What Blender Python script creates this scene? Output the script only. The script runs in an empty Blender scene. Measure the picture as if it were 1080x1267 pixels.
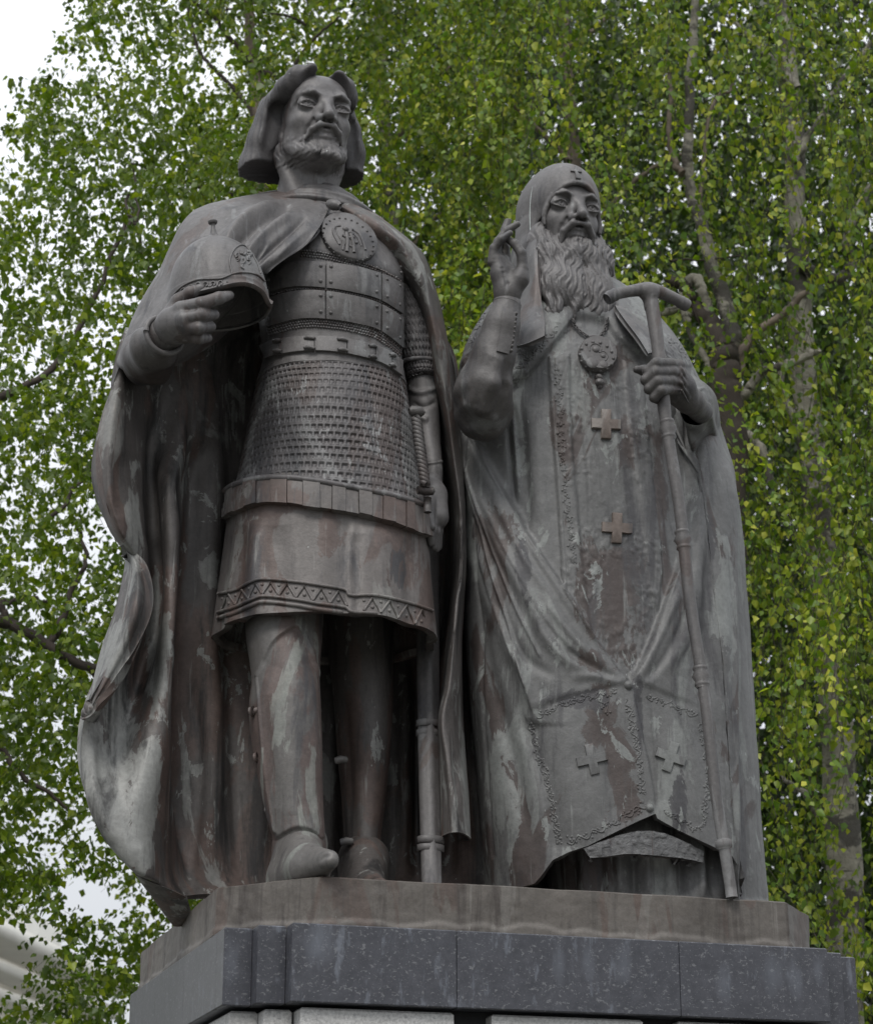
import bpy, math, random
import numpy as np
from math import sin, cos, tan, pi, radians, atan2, sqrt
from mathutils import Vector, Matrix
from mathutils.bvhtree import BVHTree
random.seed(7); RNG = np.random.default_rng(11)
scene = bpy.context.scene
COL = scene.collection

# ------------------------------------------------------------------ camera
YAW, PITCH, FPX, DIST = radians(17.2), radians(19.3), 2822.0, 8.8
FW = np.array([sin(YAW), cos(YAW), 0.0]); RT = np.array([cos(YAW), -sin(YAW), 0.0]); UP = np.array([0, 0, 1.0])
EYE = -DIST * FW + np.array([0, 0, 1.6])
cam_d = bpy.data.cameras.new('camera'); cam = bpy.data.objects.new('camera', cam_d); COL.objects.link(cam)
cam.location = EYE; cam.rotation_euler = (pi / 2 + PITCH, 0, -YAW)
cam_d.sensor_fit = 'HORIZONTAL'; cam_d.sensor_width = 36; cam_d.lens = 36 * FPX / 1080
cam_d.clip_start = 0.1; cam_d.clip_end = 2000
cam_d.dof.use_dof = True; cam_d.dof.focus_distance = 8.7; cam_d.dof.aperture_fstop = 7.1
scene.camera = cam

# ------------------------------------------------------------------ sky, sun, exposure
SKY_LO, SKY_HI = 5.6, 20.0
SUN_EL, SUN_AZ = radians(50), radians(-34)      # azimuth measured from -Y (the viewer's side) towards -X
world = bpy.data.worlds.new('World'); scene.world = world; world.use_nodes = True
wn = world.node_tree; wn.nodes.clear()
w_out = wn.nodes.new('ShaderNodeOutputWorld'); w_bg = wn.nodes.new('ShaderNodeBackground')
w_sky = wn.nodes.new('ShaderNodeTexSky'); w_sky.sky_type = 'NISHITA'; w_sky.sun_disc = False
w_sky.sun_elevation = SUN_EL
w_mix = wn.nodes.new('ShaderNodeMix'); w_mix.data_type = 'RGBA'; w_mix.inputs[0].default_value = 0.93
# overcast cloud layer: three times brighter overhead than at the horizon, softly mottled
w_geo = wn.nodes.new('ShaderNodeTexCoord')
w_sep = wn.nodes.new('ShaderNodeSeparateXYZ'); wn.links.new(w_geo.outputs['Generated'], w_sep.inputs[0])
w_gr = wn.nodes.new('ShaderNodeMapRange'); w_gr.inputs['From Min'].default_value = 0; w_gr.inputs['From Max'].default_value = 1
w_gr.inputs['To Min'].default_value = SKY_LO; w_gr.inputs['To Max'].default_value = SKY_HI
wn.links.new(w_sep.outputs['Z'], w_gr.inputs['Value'])
w_noise = wn.nodes.new('ShaderNodeTexNoise'); w_noise.inputs['Scale'].default_value = 1.3; w_noise.inputs['Detail'].default_value = 6
wn.links.new(w_geo.outputs['Generated'], w_noise.inputs['Vector'])
w_ramp = wn.nodes.new('ShaderNodeValToRGB')
w_ramp.color_ramp.elements[0].position = 0.3; w_ramp.color_ramp.elements[0].color = (.90, .95, 1.0, 1)
w_ramp.color_ramp.elements[1].position = 0.7; w_ramp.color_ramp.elements[1].color = (1.0, 1.02, 1.06, 1)
wn.links.new(w_noise.outputs['Fac'], w_ramp.inputs['Fac'])
w_mul = wn.nodes.new('ShaderNodeVectorMath'); w_mul.operation = 'SCALE'
wn.links.new(w_ramp.outputs['Color'], w_mul.inputs[0]); wn.links.new(w_gr.outputs[0], w_mul.inputs['Scale'])
wn.links.new(w_sky.outputs['Color'], w_mix.inputs[6]); wn.links.new(w_mul.outputs[0], w_mix.inputs[7])
wn.links.new(w_mix.outputs[2], w_bg.inputs['Color']); w_bg.inputs['Strength'].default_value = 0.1
wn.links.new(w_bg.outputs['Background'], w_out.inputs['Surface'])
sun_d = bpy.data.lights.new('sun', 'SUN'); sun = bpy.data.objects.new('sun', sun_d); COL.objects.link(sun)
sun_d.energy = 2.1; sun_d.angle = radians(20); sun_d.color = (1.0, 0.97, 0.92)
sdir = Vector((sin(SUN_AZ) * cos(SUN_EL), -cos(SUN_AZ) * cos(SUN_EL), sin(SUN_EL)))
sun.rotation_euler = (-sdir).to_track_quat('-Z', 'Y').to_euler()
w_sky.sun_rotation = atan2(sdir.x, sdir.y)
vs = scene.view_settings
vs.view_transform = 'Standard'; vs.look = 'None'; vs.exposure = 0.0; vs.gamma = 1.0; vs.use_curve_mapping = False

# ------------------------------------------------------------------ measuring helpers
def P(px, py, y=0.0):
    """point on the upright plane at depth y that the photograph shows at (px, py); statue frame, metres"""
    px = np.asarray(px, float); py = np.asarray(py, float); y = np.asarray(y, float)
    u = (px - 540)[..., None]; v = (633.5 - py)[..., None]
    d = RT * u + FW * (FPX * cos(PITCH) - v * sin(PITCH)) + UP * (FPX * sin(PITCH) + v * cos(PITCH))
    return EYE + d * ((y - EYE[1]) / d[..., 1])[..., None]
def PZ(px, py, z):
    u = px - 540; v = 633.5 - py
    d = RT * u + FW * (FPX * cos(PITCH) - v * sin(PITCH)) + UP * (FPX * sin(PITCH) + v * cos(PITCH))
    return EYE + d * ((z - EYE[2]) / d[2])
def PD(px, py, dist):
    """point at horizontal distance dist from the eye"""
    u = px - 540; v = 633.5 - py
    d = RT * u + FW * (FPX * cos(PITCH) - v * sin(PITCH)) + UP * (FPX * sin(PITCH) + v * cos(PITCH))
    return EYE + d * (dist / sqrt(d[0] ** 2 + d[1] ** 2))
def proj(p):
    q = np.asarray(p) - EYE; x = q @ RT; h = q @ FW; z = q[..., 2]
    dep = h * cos(PITCH) + z * sin(PITCH); w = z * cos(PITCH) - h * sin(PITCH)
    return np.stack([540 + FPX * x / dep, 633.5 - FPX * w / dep], -1)

def tag(o, label=None, cat=None, group=None, kind=None):
    if label: o['label'] = label
    if cat: o['category'] = cat
    if group: o['group'] = group
    if kind: o['kind'] = kind
    return o
def empty(name, loc, label, cat, group=None):
    o = bpy.data.objects.new(name, None); COL.objects.link(o); o.location = loc; o.empty_display_size = 0.2
    return tag(o, label, cat, group)
def meshobj(name, V, Fc, mat, parent=None, smooth=True, sharp=None):
    """V (n,3) world points; Fc list of arrays of equal-size faces or one array"""
    V = np.asarray(V, np.float32)
    if parent is not None: V = V - np.array(parent.location, np.float32)
    if isinstance(Fc, np.ndarray): Fc = [Fc]
    Fc = [np.asarray(f, np.int32) for f in Fc if len(f)]
    me = bpy.data.meshes.new(name)
    me.vertices.add(len(V)); me.vertices.foreach_set('co', V.ravel())
    nl = sum(f.size for f in Fc); nf = sum(len(f) for f in Fc)
    me.loops.add(nl); me.loops.foreach_set('vertex_index', np.concatenate([f.ravel() for f in Fc]))
    me.polygons.add(nf)
    tot = np.concatenate([np.full(len(f), f.shape[1], np.int32) for f in Fc])
    me.polygons.foreach_set('loop_start', np.concatenate([[0], np.cumsum(tot)[:-1]]).astype(np.int32))
    if smooth: me.polygons.foreach_set('use_smooth', np.ones(nf, bool))
    me.update(calc_edges=True)
    if sharp is not None: me.set_sharp_from_angle(angle=radians(sharp))
    o = bpy.data.objects.new(name, me); COL.objects.link(o)
    if mat is not None: me.materials.append(mat)
    if parent is not None: o.parent = parent
    return o

# several pieces gathered into one mesh
class MB:
    def __init__(s): s.V = []; s.Q = []; s.T = []; s.n = 0
    def add(s, V, Q=None, T=None):
        s.V.append(np.asarray(V, float).reshape(-1, 3))
        if Q is not None and len(Q): s.Q.append(np.asarray(Q, int) + s.n)
        if T is not None and len(T): s.T.append(np.asarray(T, int) + s.n)
        s.n += len(s.V[-1])
    def grid(s, G, closed_u=False, closed_v=False, flip=False):
        G = np.asarray(G, float); n, m = G.shape[:2]
        i = np.arange(n if closed_u else n - 1); j = np.arange(m if closed_v else m - 1)
        I, J = np.meshgrid(i, j, indexing='ij'); I2 = (I + 1) % n; J2 = (J + 1) % m
        q = np.stack([I * m + J, I2 * m + J, I2 * m + J2, I * m + J2], -1).reshape(-1, 4)
        if flip: q = q[:, ::-1]
        s.add(G.reshape(-1, 3), q)
    def tube(s, pts, r, seg=8, caps=True):
        pts = np.asarray(pts, float); n = len(pts); r = np.broadcast_to(np.asarray(r, float), (n,))
        t = np.gradient(pts, axis=0); t /= np.linalg.norm(t, axis=1)[:, None] + 1e-12
        a = np.array([0, 0, 1.]) if abs(t[0][2]) < .9 else np.array([1., 0, 0])
        rings = []
        b = np.cross(t[0], a); b /= np.linalg.norm(b)
        for k in range(n):
            b = b - t[k] * (b @ t[k]); b /= np.linalg.norm(b) + 1e-12; c = np.cross(t[k], b)
            an = np.arange(seg) * 2 * pi / seg
            rings.append(pts[k] + r[k] * (np.cos(an)[:, None] * b + np.sin(an)[:, None] * c))
        base = s.n
        s.grid(np.array(rings), closed_v=True)
        if caps:
            c0 = s.n; s.add([pts[0] - t[0] * r[0] * .5, pts[-1] + t[-1] * r[-1] * .5])
            T = [[c0, base + (j + 1) % seg, base + j] for j in range(seg)] + [[c0 + 1, base + (n - 1) * seg + j, base + (n - 1) * seg + (j + 1) % seg] for j in range(seg)]
            s.T.append(np.array(T))
    def box(s, lo, hi, bev=0.0, taper=None):
        lo = np.array(lo, float); hi = np.array(hi, float)
        if bev <= 0:
            v = [[(lo, hi)[(k >> a) & 1][a] for a in range(3)] for k in range(8)]
            s.add(v, [[0, 2, 3, 1], [4, 5, 7, 6], [0, 1, 5, 4], [2, 6, 7, 3], [0, 4, 6, 2], [1, 3, 7, 5]])
        else:
            s.prism_z([(lo[0], lo[1]), (hi[0], lo[1]), (hi[0], hi[1]), (lo[0], hi[1])], lo[2], hi[2], bev)
    def prism_z(s, poly, z0, z1, bev=0.0):
        """polygon (counter-clockwise seen from above) standing from z0 to z1 with bevelled rims"""
        p = np.array(poly, float); n = len(p)
        def inset(d):
            out = []
            for k in range(n):
                a, b, c = p[k - 1], p[k], p[(k + 1) % n]
                e1 = (b - a) / np.linalg.norm(b - a); e2 = (c - b) / np.linalg.norm(c - b)
                n1 = np.array([-e1[1], e1[0]]); n2 = np.array([-e2[1], e2[0]])
                m = n1 + n2; m = m / (m @ n1 + 1e-9) if abs(m @ n1) > .2 else n1
                out.append(b + m * d)
            return np.array(out)
        lev = [(z0, bev), (z0 + bev, 0), (z1 - bev, 0), (z1, bev)] if bev > 0 else [(z0, 0), (z1, 0)]
        rows = [np.c_[inset(d), np.full(n, z)] for z, d in lev]
        base = s.n; s.grid(np.array(rows), closed_v=True, flip=True)
        s.ngons = getattr(s, 'ngons', [])
        s.ngons.append([base + k for k in range(n)][::-1]); s.ngons.append([base + (len(lev) - 1) * n + k for k in range(n)])
    def build(s, name, mat, parent=None, smooth=True, sharp=None):
        F = []
        if s.Q: F.append(np.concatenate(s.Q))
        if s.T: F.append(np.concatenate(s.T))
        for g in getattr(s, 'ngons', []): F.append(np.array([g]))
        return meshobj(name, np.concatenate(s.V), F, mat, parent, smooth, sharp)

# ------------------------------------------------------------------ noise
def vnoise(p, freq, seed=0):
    """smooth value noise in numpy, -1..1"""
    q = np.asarray(p, float) * freq + seed * 17.31
    i = np.floor(q).astype(np.int64); f = q - i; f = f * f * (3 - 2 * f)
    def h(a, b, c):
        n = (a * 73856093) ^ (b * 19349663) ^ (c * 83492791); n = (n ^ (n >> 13)) * 1274126177
        n = (n ^ (n >> 16)) & 0xffff
        return n / 32767.5 - 1
    r = 0
    for a in (0, 1):
        wx = f[..., 0] if a else 1 - f[..., 0]
        for b in (0, 1):
            wy = f[..., 1] if b else 1 - f[..., 1]
            for c in (0, 1):
                wz = f[..., 2] if c else 1 - f[..., 2]
                r = r + wx * wy * wz * h(i[..., 0] + a, i[..., 1] + b, i[..., 2] + c)
    return r

# ------------------------------------------------------------------ signed-distance modelling and surface nets
class SDF:
    """a sculpted solid: distances on a grid in a local frame (origin o, size s, rotation R), meshed by surface nets"""
    def __init__(s, lo, hi, h, o=(0, 0, 0), scale=1.0, R=None):
        s.lo = np.array(lo, float); s.h = h; n = np.ceil((np.array(hi) - s.lo) / h).astype(int) + 1
        s.ax = [s.lo[a] + np.arange(n[a]) * h for a in range(3)]
        s.F = np.full(tuple(n), 3.0 * h * 4, np.float32); s.big = 12 * h
        s.o = np.array(o, float); s.sc = scale; s.R = np.eye(3) if R is None else np.array(R)
    def loc(s, p): return (np.asarray(p, float) - s.o) @ s.R / s.sc       # world -> local
    def reg(s, lo, hi):
        sl = []
        for a in range(3):
            i0 = max(int((lo[a] - s.lo[a]) / s.h) - 1, 0); i1 = min(int((hi[a] - s.lo[a]) / s.h) + 3, len(s.ax[a]))
            if i1 <= i0: return None, None
            sl.append(slice(i0, i1))
        return tuple(sl), (s.ax[0][sl[0]][:, None, None], s.ax[1][sl[1]][None, :, None], s.ax[2][sl[2]][None, None, :])
    def op(s, fn, lo, hi, k, mode='add'):
        m = k + 3 * s.h; sl, X = s.reg(np.array(lo) - m, np.array(hi) + m)
        if sl is None: return
        d = fn(*X).astype(np.float32); F = s.F[sl]
        if mode == 'add':
            if k > 0:
                hh = np.maximum(k - np.abs(F - d), 0) / k; s.F[sl] = np.minimum(F, d) - hh * hh * k * .25
            else: s.F[sl] = np.minimum(F, d)
        else:
            d = -d
            if k > 0:
                hh = np.maximum(k - np.abs(F - d), 0) / k; s.F[sl] = np.maximum(F, d) + hh * hh * k * .25
            else: s.F[sl] = np.maximum(F, d)
    def ell(s, c, r, k=0.0, rot=None, mode='add'):
        c = np.array(c, float); r = np.array(np.broadcast_to(r, 3), float)
        M = np.eye(3) if rot is None else eul(*rot)
        ext = np.sqrt(((M * r) ** 2).sum(1))
        def fn(x, y, z):
            x = x - c[0]; y = y - c[1]; z = z - c[2]
            if rot is not None:
                a = x * M[0, 0] + y * M[1, 0] + z * M[2, 0]; b = x * M[0, 1] + y * M[1, 1] + z * M[2, 1]; e = x * M[0, 2] + y * M[1, 2] + z * M[2, 2]
            else: a, b, e = x, y, z
            k0 = np.sqrt((a / r[0]) ** 2 + (b / r[1]) ** 2 + (e / r[2]) ** 2)
            k1 = np.sqrt((a / r[0] ** 2) ** 2 + (b / r[1] ** 2) ** 2 + (e / r[2] ** 2) ** 2) + 1e-9
            return np.where(k0 < .05, -r.min(), k0 * (k0 - 1) / k1)
        s.op(fn, c - ext, c + ext, k, mode)
    def cap(s, a, b, ra, rb=None, k=0.0, mode='add'):
        a = np.array(a, float); b = np.array(b, float); rb = ra if rb is None else rb; ab = b - a; L2 = ab @ ab + 1e-9
        m = max(ra, rb)
        def fn(x, y, z):
            t = np.clip(((x - a[0]) * ab[0] + (y - a[1]) * ab[1] + (z - a[2]) * ab[2]) / L2, 0, 1)
            return np.sqrt((x - a[0] - t * ab[0]) ** 2 + (y - a[1] - t * ab[1]) ** 2 + (z - a[2] - t * ab[2]) ** 2) - (ra + (rb - ra) * t)
        s.op(fn, np.minimum(a, b) - m, np.maximum(a, b) + m, k, mode)
    def chain(s, pts, rad, k=0.0, mode='add'):
        rad = np.broadcast_to(np.asarray(rad, float), (len(pts),))
        for i in range(len(pts) - 1): s.cap(pts[i], pts[i + 1], rad[i], rad[i + 1], k, mode)
    def box(s, c, hlf, rnd=0.0, k=0.0, rot=None, mode='add'):
        c = np.array(c, float); hlf = np.array(hlf, float); M = np.eye(3) if rot is None else eul(*rot)
        ext = np.abs(M) @ hlf
        def fn(x, y, z):
            x = x - c[0]; y = y - c[1]; z = z - c[2]
            a = np.abs(x * M[0, 0] + y * M[1, 0] + z * M[2, 0]) - hlf[0] + rnd; b = np.abs(x * M[0, 1] + y * M[1, 1] + z * M[2, 1]) - hlf[1] + rnd; e = np.abs(x * M[0, 2] + y * M[1, 2] + z * M[2, 2]) - hlf[2] + rnd
            return np.sqrt(np.maximum(a, 0) ** 2 + np.maximum(b, 0) ** 2 + np.maximum(e, 0) ** 2) + np.minimum(np.maximum(a, np.maximum(b, e)), 0) - rnd
        s.op(fn, c - ext, c + ext, k, mode)
    def disp(s, fn, lo=None, hi=None):
        sl, X = s.reg(s.lo if lo is None else lo, [a[-1] for a in s.ax] if hi is None else hi)
        if sl is None: return
        F = s.F[sl]; near = np.abs(F) < 4 * s.h + .6
        idx = np.nonzero(near); x = X[0].ravel()[idx[0]]; y = X[1].ravel()[idx[1]]; z = X[2].ravel()[idx[2]]
        F[idx] += fn(x, y, z).astype(np.float32)
    def mesh(s, warp=None):
        F = s.F; F[0] = F[-1] = s.big; F[:, 0] = F[:, -1] = s.big; F[:, :, 0] = F[:, :, -1] = s.big
        S = F < 0; c = S[:-1, :-1, :-1].astype(np.int8)
        n = np.zeros_like(c)
        for a in (0, 1):
            for b in (0, 1):
                for e in (0, 1): n += S[a:S.shape[0] - 1 + a, b:S.shape[1] - 1 + b, e:S.shape[2] - 1 + e]
        ci = np.nonzero((n > 0) & (n < 8)); N = len(ci[0])
        vid = np.full(c.shape, -1, np.int32); vid[ci] = np.arange(N)
        cv = {}
        for a in (0, 1):
            for b in (0, 1):
                for e in (0, 1): cv[a, b, e] = F[ci[0] + a, ci[1] + b, ci[2] + e]
        acc = np.zeros((N, 3)); cnt = np.zeros(N)
        ks = list(cv)
        for p in ks:
            for ax_ in range(3):
                if p[ax_] == 0:
                    q = list(p); q[ax_] = 1; q = tuple(q); f0, f1 = cv[p], cv[q]; m = (f0 < 0) != (f1 < 0)
                    t = np.where(m, f0 / np.where(m, f0 - f1, 1), 0)
                    for d in range(3): acc[:, d] += m * (p[d] + (t if d == ax_ else 0))
                    cnt += m
        V = (acc / cnt[:, None] + np.stack(ci, -1)) * s.h + s.lo
        Q = []
        for ax_ in range(3):
            A = S.swapaxes(0, ax_) if ax_ else S
            s0 = [slice(1, -1)] * 3; s0[ax_] = slice(0, -1); s1 = [slice(1, -1)] * 3; s1[ax_] = slice(1, None)
            a0 = S[tuple(s0)]; a1 = S[tuple(s1)]
            for mk, fl in ((a0 & ~a1, False), (~a0 & a1, True)):
                i = list(np.nonzero(mk)); 
                for d in range(3):
                    if d != ax_: i[d] = i[d] + 1
                u, w = (ax_ + 1) % 3, (ax_ + 2) % 3
                def g(du, dw):
                    j = [x.copy() for x in i]; j[u] = j[u] - du; j[w] = j[w] - dw; return vid[tuple(j)]
                q = np.stack([g(0, 0), g(1, 0), g(1, 1), g(0, 1)], -1)
                Q.append(q[:, ::-1] if fl else q)
        Q = np.concatenate(Q); Q = Q[(Q >= 0).all(1)]
        V = (V * s.sc) @ s.R.T + s.o
        return V, Q
    def build(s, name, mat, parent):
        V, Q = s.mesh(); return meshobj(name, V, Q, mat, parent)
def eul(rx, ry, rz):
    return np.array(Matrix.Rotation(radians(rz), 3, 'Z') @ Matrix.Rotation(radians(ry), 3, 'Y') @ Matrix.Rotation(radians(rx), 3, 'X'))

# ------------------------------------------------------------------ lofted sheets and tubes of cloth
def crom(A, n, closed=False):
    """Catmull-Rom along axis 0 of A, n samples"""
    A = np.asarray(A, float); m = len(A)
    t = np.linspace(0, m if closed else m - 1, n, endpoint=not closed); i = np.floor(t).astype(int)
    if not closed: i = np.minimum(i, m - 2)
    f = (t - i).reshape((-1,) + (1,) * (A.ndim - 1))
    if closed: g = lambda k: A[(i + k) % m]
    else:
        E = np.concatenate([2 * A[:1] - A[1:2], A, 2 * A[-1:] - A[-2:-1]]); g = lambda k: E[i + k + 1]
    a, b, c, d = g(-1), g(0), g(1), g(2)
    return .5 * (2 * b + (c - a) * f + (2 * a - 5 * b + 4 * c - d) * f ** 2 + (3 * b - a - 3 * c + d) * f ** 3)
def normals(G, cu=False, cv=False):
    def dg(A, ax_, closed):
        if closed: return np.roll(A, -1, ax_) - np.roll(A, 1, ax_)
        return np.gradient(A, axis=ax_)
    N = np.cross(dg(G, 0, cu), dg(G, 1, cv)); return N / (np.linalg.norm(N, axis=-1, keepdims=True) + 1e-12)
# relief drawn on a surface, measured where the photograph shows it
def seg_dist(p, poly):
    """distance to polyline, signed side and parameter 0..1"""
    poly = np.asarray(poly, float); best = np.full(p.shape[:-1], 1e9); side = np.zeros_like(best); par = np.zeros_like(best)
    L = np.r_[0, np.cumsum(np.linalg.norm(np.diff(poly, axis=0), axis=1))]
    for k in range(len(poly) - 1):
        a, b = poly[k], poly[k + 1]; ab = b - a; l2 = ab @ ab + 1e-9
        q = p - a; t = np.clip((q @ ab) / l2, 0, 1); r = q - t[..., None] * ab; d = np.hypot(r[..., 0], r[..., 1])
        m = d < best; best = np.where(m, d, best)
        side = np.where(m, np.sign(ab[0] * q[..., 1] - ab[1] * q[..., 0]), side); par = np.where(m, (L[k] + t * (L[k + 1] - L[k])) / L[-1], par)
    return best, side, par
def smooth_poly(pts, n=40): return crom(np.array(pts, float), n)
def inside(p, poly):
    x, y = p[..., 0], p[..., 1]; r = np.zeros(x.shape, bool); n = len(poly)
    for k in range(n):
        x0, y0 = poly[k - 1]; x1, y1 = poly[k]
        c = ((y0 > y) != (y1 > y)) & (x < (x1 - x0) * (y - y0) / (y1 - y0 + 1e-12) + x0); r ^= c
    return r
def relief(G, N, items):
    """G grid of points, N outward normals -> displacement (metres); items in photograph pixels, heights in mm"""
    p = proj(G); D = np.zeros(G.shape[:-1])
    vw = EYE - G; fc = (vw * N).sum(-1) / np.linalg.norm(vw, axis=-1); front = fc > 0; soft = np.clip(fc * 5, 0, 1)
    for it in items:
        kind, pts, h, w = it[:4]; pts = smooth_poly(pts) if (len(pts) > 2 and kind != 'area') else np.array(pts, float)
        mar = w * 5 + (it[4] * 4 if len(it) > 4 else 0)
        lo = pts.min(0) - mar; hi = pts.max(0) + mar
        m = front & (p[..., 0] > lo[0]) & (p[..., 0] < hi[0]) & (p[..., 1] > lo[1]) & (p[..., 1] < hi[1])
        if not m.any(): continue
        q = p[m]; d, s, t = seg_dist(q, pts if kind != 'area' else np.vstack([pts, pts[:1]]))
        taper = np.clip(np.minimum(t, 1 - t) * 5, 0, 1) ** .7
        if kind == 'ridge': v = h * np.exp(-(d / w) ** 2) * taper
        elif kind == 'line': v = h * np.exp(-(d / w) ** 2)
        elif kind == 'step':       # right-hand side of the line stands proud and falls off over it[4] pixels
            sd = d * s; v = h * (1 / (1 + np.exp(-np.clip(sd / w, -30, 30)))) * np.exp(-np.maximum(sd, 0) / it[4]) * np.clip(np.minimum(t, 1 - t) * 8 + .0, 0, 1)
        elif kind == 'area':
            sd = np.where(inside(q, pts), d, -d); v = h / (1 + np.exp(-np.clip(sd / w, -30, 30)))
        D[m] += v * .001
    return D * soft
class Cloth:
    """a sheet (open or closed round) through control rows; rows are lists of (px, py, depth) or world points"""
    def __init__(s, rows, nu, nv, closed=False, world=False, flip=False):
        A = np.array(rows, float)
        if not world: A = P(A[..., 0], A[..., 1], A[..., 2])
        G = crom(A, nu); G = crom(G.swapaxes(0, 1), nv, closed).swapaxes(0, 1)
        s.G = G; s.closed = closed; s.sg = -1 if flip else 1
        s.N = normals(G, False, closed) * s.sg
    def displace(s, D): s.G = s.G + s.N * D[..., None]; s.N = normals(s.G, False, s.closed) * s.sg; return s
    def relief(s, items): return s.displace(relief(s.G, s.N, items))
    def wrinkle(s, amp, freq, seed=0, st=(1, 1, 1)):
        return s.displace(amp * vnoise(s.G * np.array(st), freq, seed))
    def build(s, name, mat, parent, thick=0.02):
        mb = MB(); n, m = s.G.shape[:2]
        if thick <= 0:
            mb.grid(s.G, closed_v=s.closed, flip=s.sg < 0)
        else:
            B = s.G - s.N * thick
            if s.closed:      # only a lip is lined, the inside cannot be seen
                mb.grid(s.G, closed_v=True, flip=s.sg < 0)
                for sl in (slice(-max(6, n // 12), None),):
                    mb.grid(np.concatenate([s.G[-1:], B[sl][::-1][::3]]), closed_v=True, flip=s.sg < 0)
                s.ob = mb.build(name, mat, parent); return s.ob
            mb.grid(s.G, closed_v=s.closed, flip=s.sg < 0); mb.grid(B, closed_v=s.closed, flip=s.sg > 0)
            g = np.arange(n * m).reshape(n, m); b = g + n * m
            def rim(a, c, rev):
                q = np.stack([a[:-1], a[1:], c[1:], c[:-1]], -1); mb.Q.append(q[:, ::-1] if rev else q)
            w = (lambda a: np.r_[a, a[:1]]) if s.closed else (lambda a: a)
            f = s.sg < 0
            rim(w(g[0]), w(b[0]), not f); rim(w(g[-1]), w(b[-1]), f)
            if not s.closed: rim(g[:, 0], b[:, 0], f); rim(g[:, -1], b[:, -1], not f)
        s.ob = mb.build(name, mat, parent); return s.ob
def ring_rows(spec, m=32, power=2.0):
    """closed rings: (px_left, px_right, py_front, half_depth, centre_y[, dz_tilt]) -> world points"""
    rows = []
    for sp in spec:
        l, r, py, b, yc = sp[:5]; mid = (l + r) / 2
        c = P(mid, py, yc - b); z = c[2]; c0 = P(mid, py, yc)
        dep = ((c0 - EYE) @ FW) * cos(PITCH) + (z - EYE[2]) * sin(PITCH)
        half = (r - l) / 2 * dep / FPX
        a = sqrt(max(half ** 2 - (b * sin(YAW)) ** 2, .001)) / cos(YAW)
        # centre x so that the projected middle lies at mid
        cx = c0[0]; 
        an = np.arange(m) * 2 * pi / m; an = -pi / 2 + an - .45 * np.sin(an)     # points stand closer in front
        ca, sa = np.cos(an), np.sin(an)
        q = 2 / power
        x = cx + a * np.sign(ca) * np.abs(ca) ** q; y = yc + b * np.sign(sa) * np.abs(sa) ** q
        zz = np.full(m, z) + (sp[5] * ca if len(sp) > 5 else 0)
        rows.append(np.stack([x, y, zz], -1))
    return rows
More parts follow.
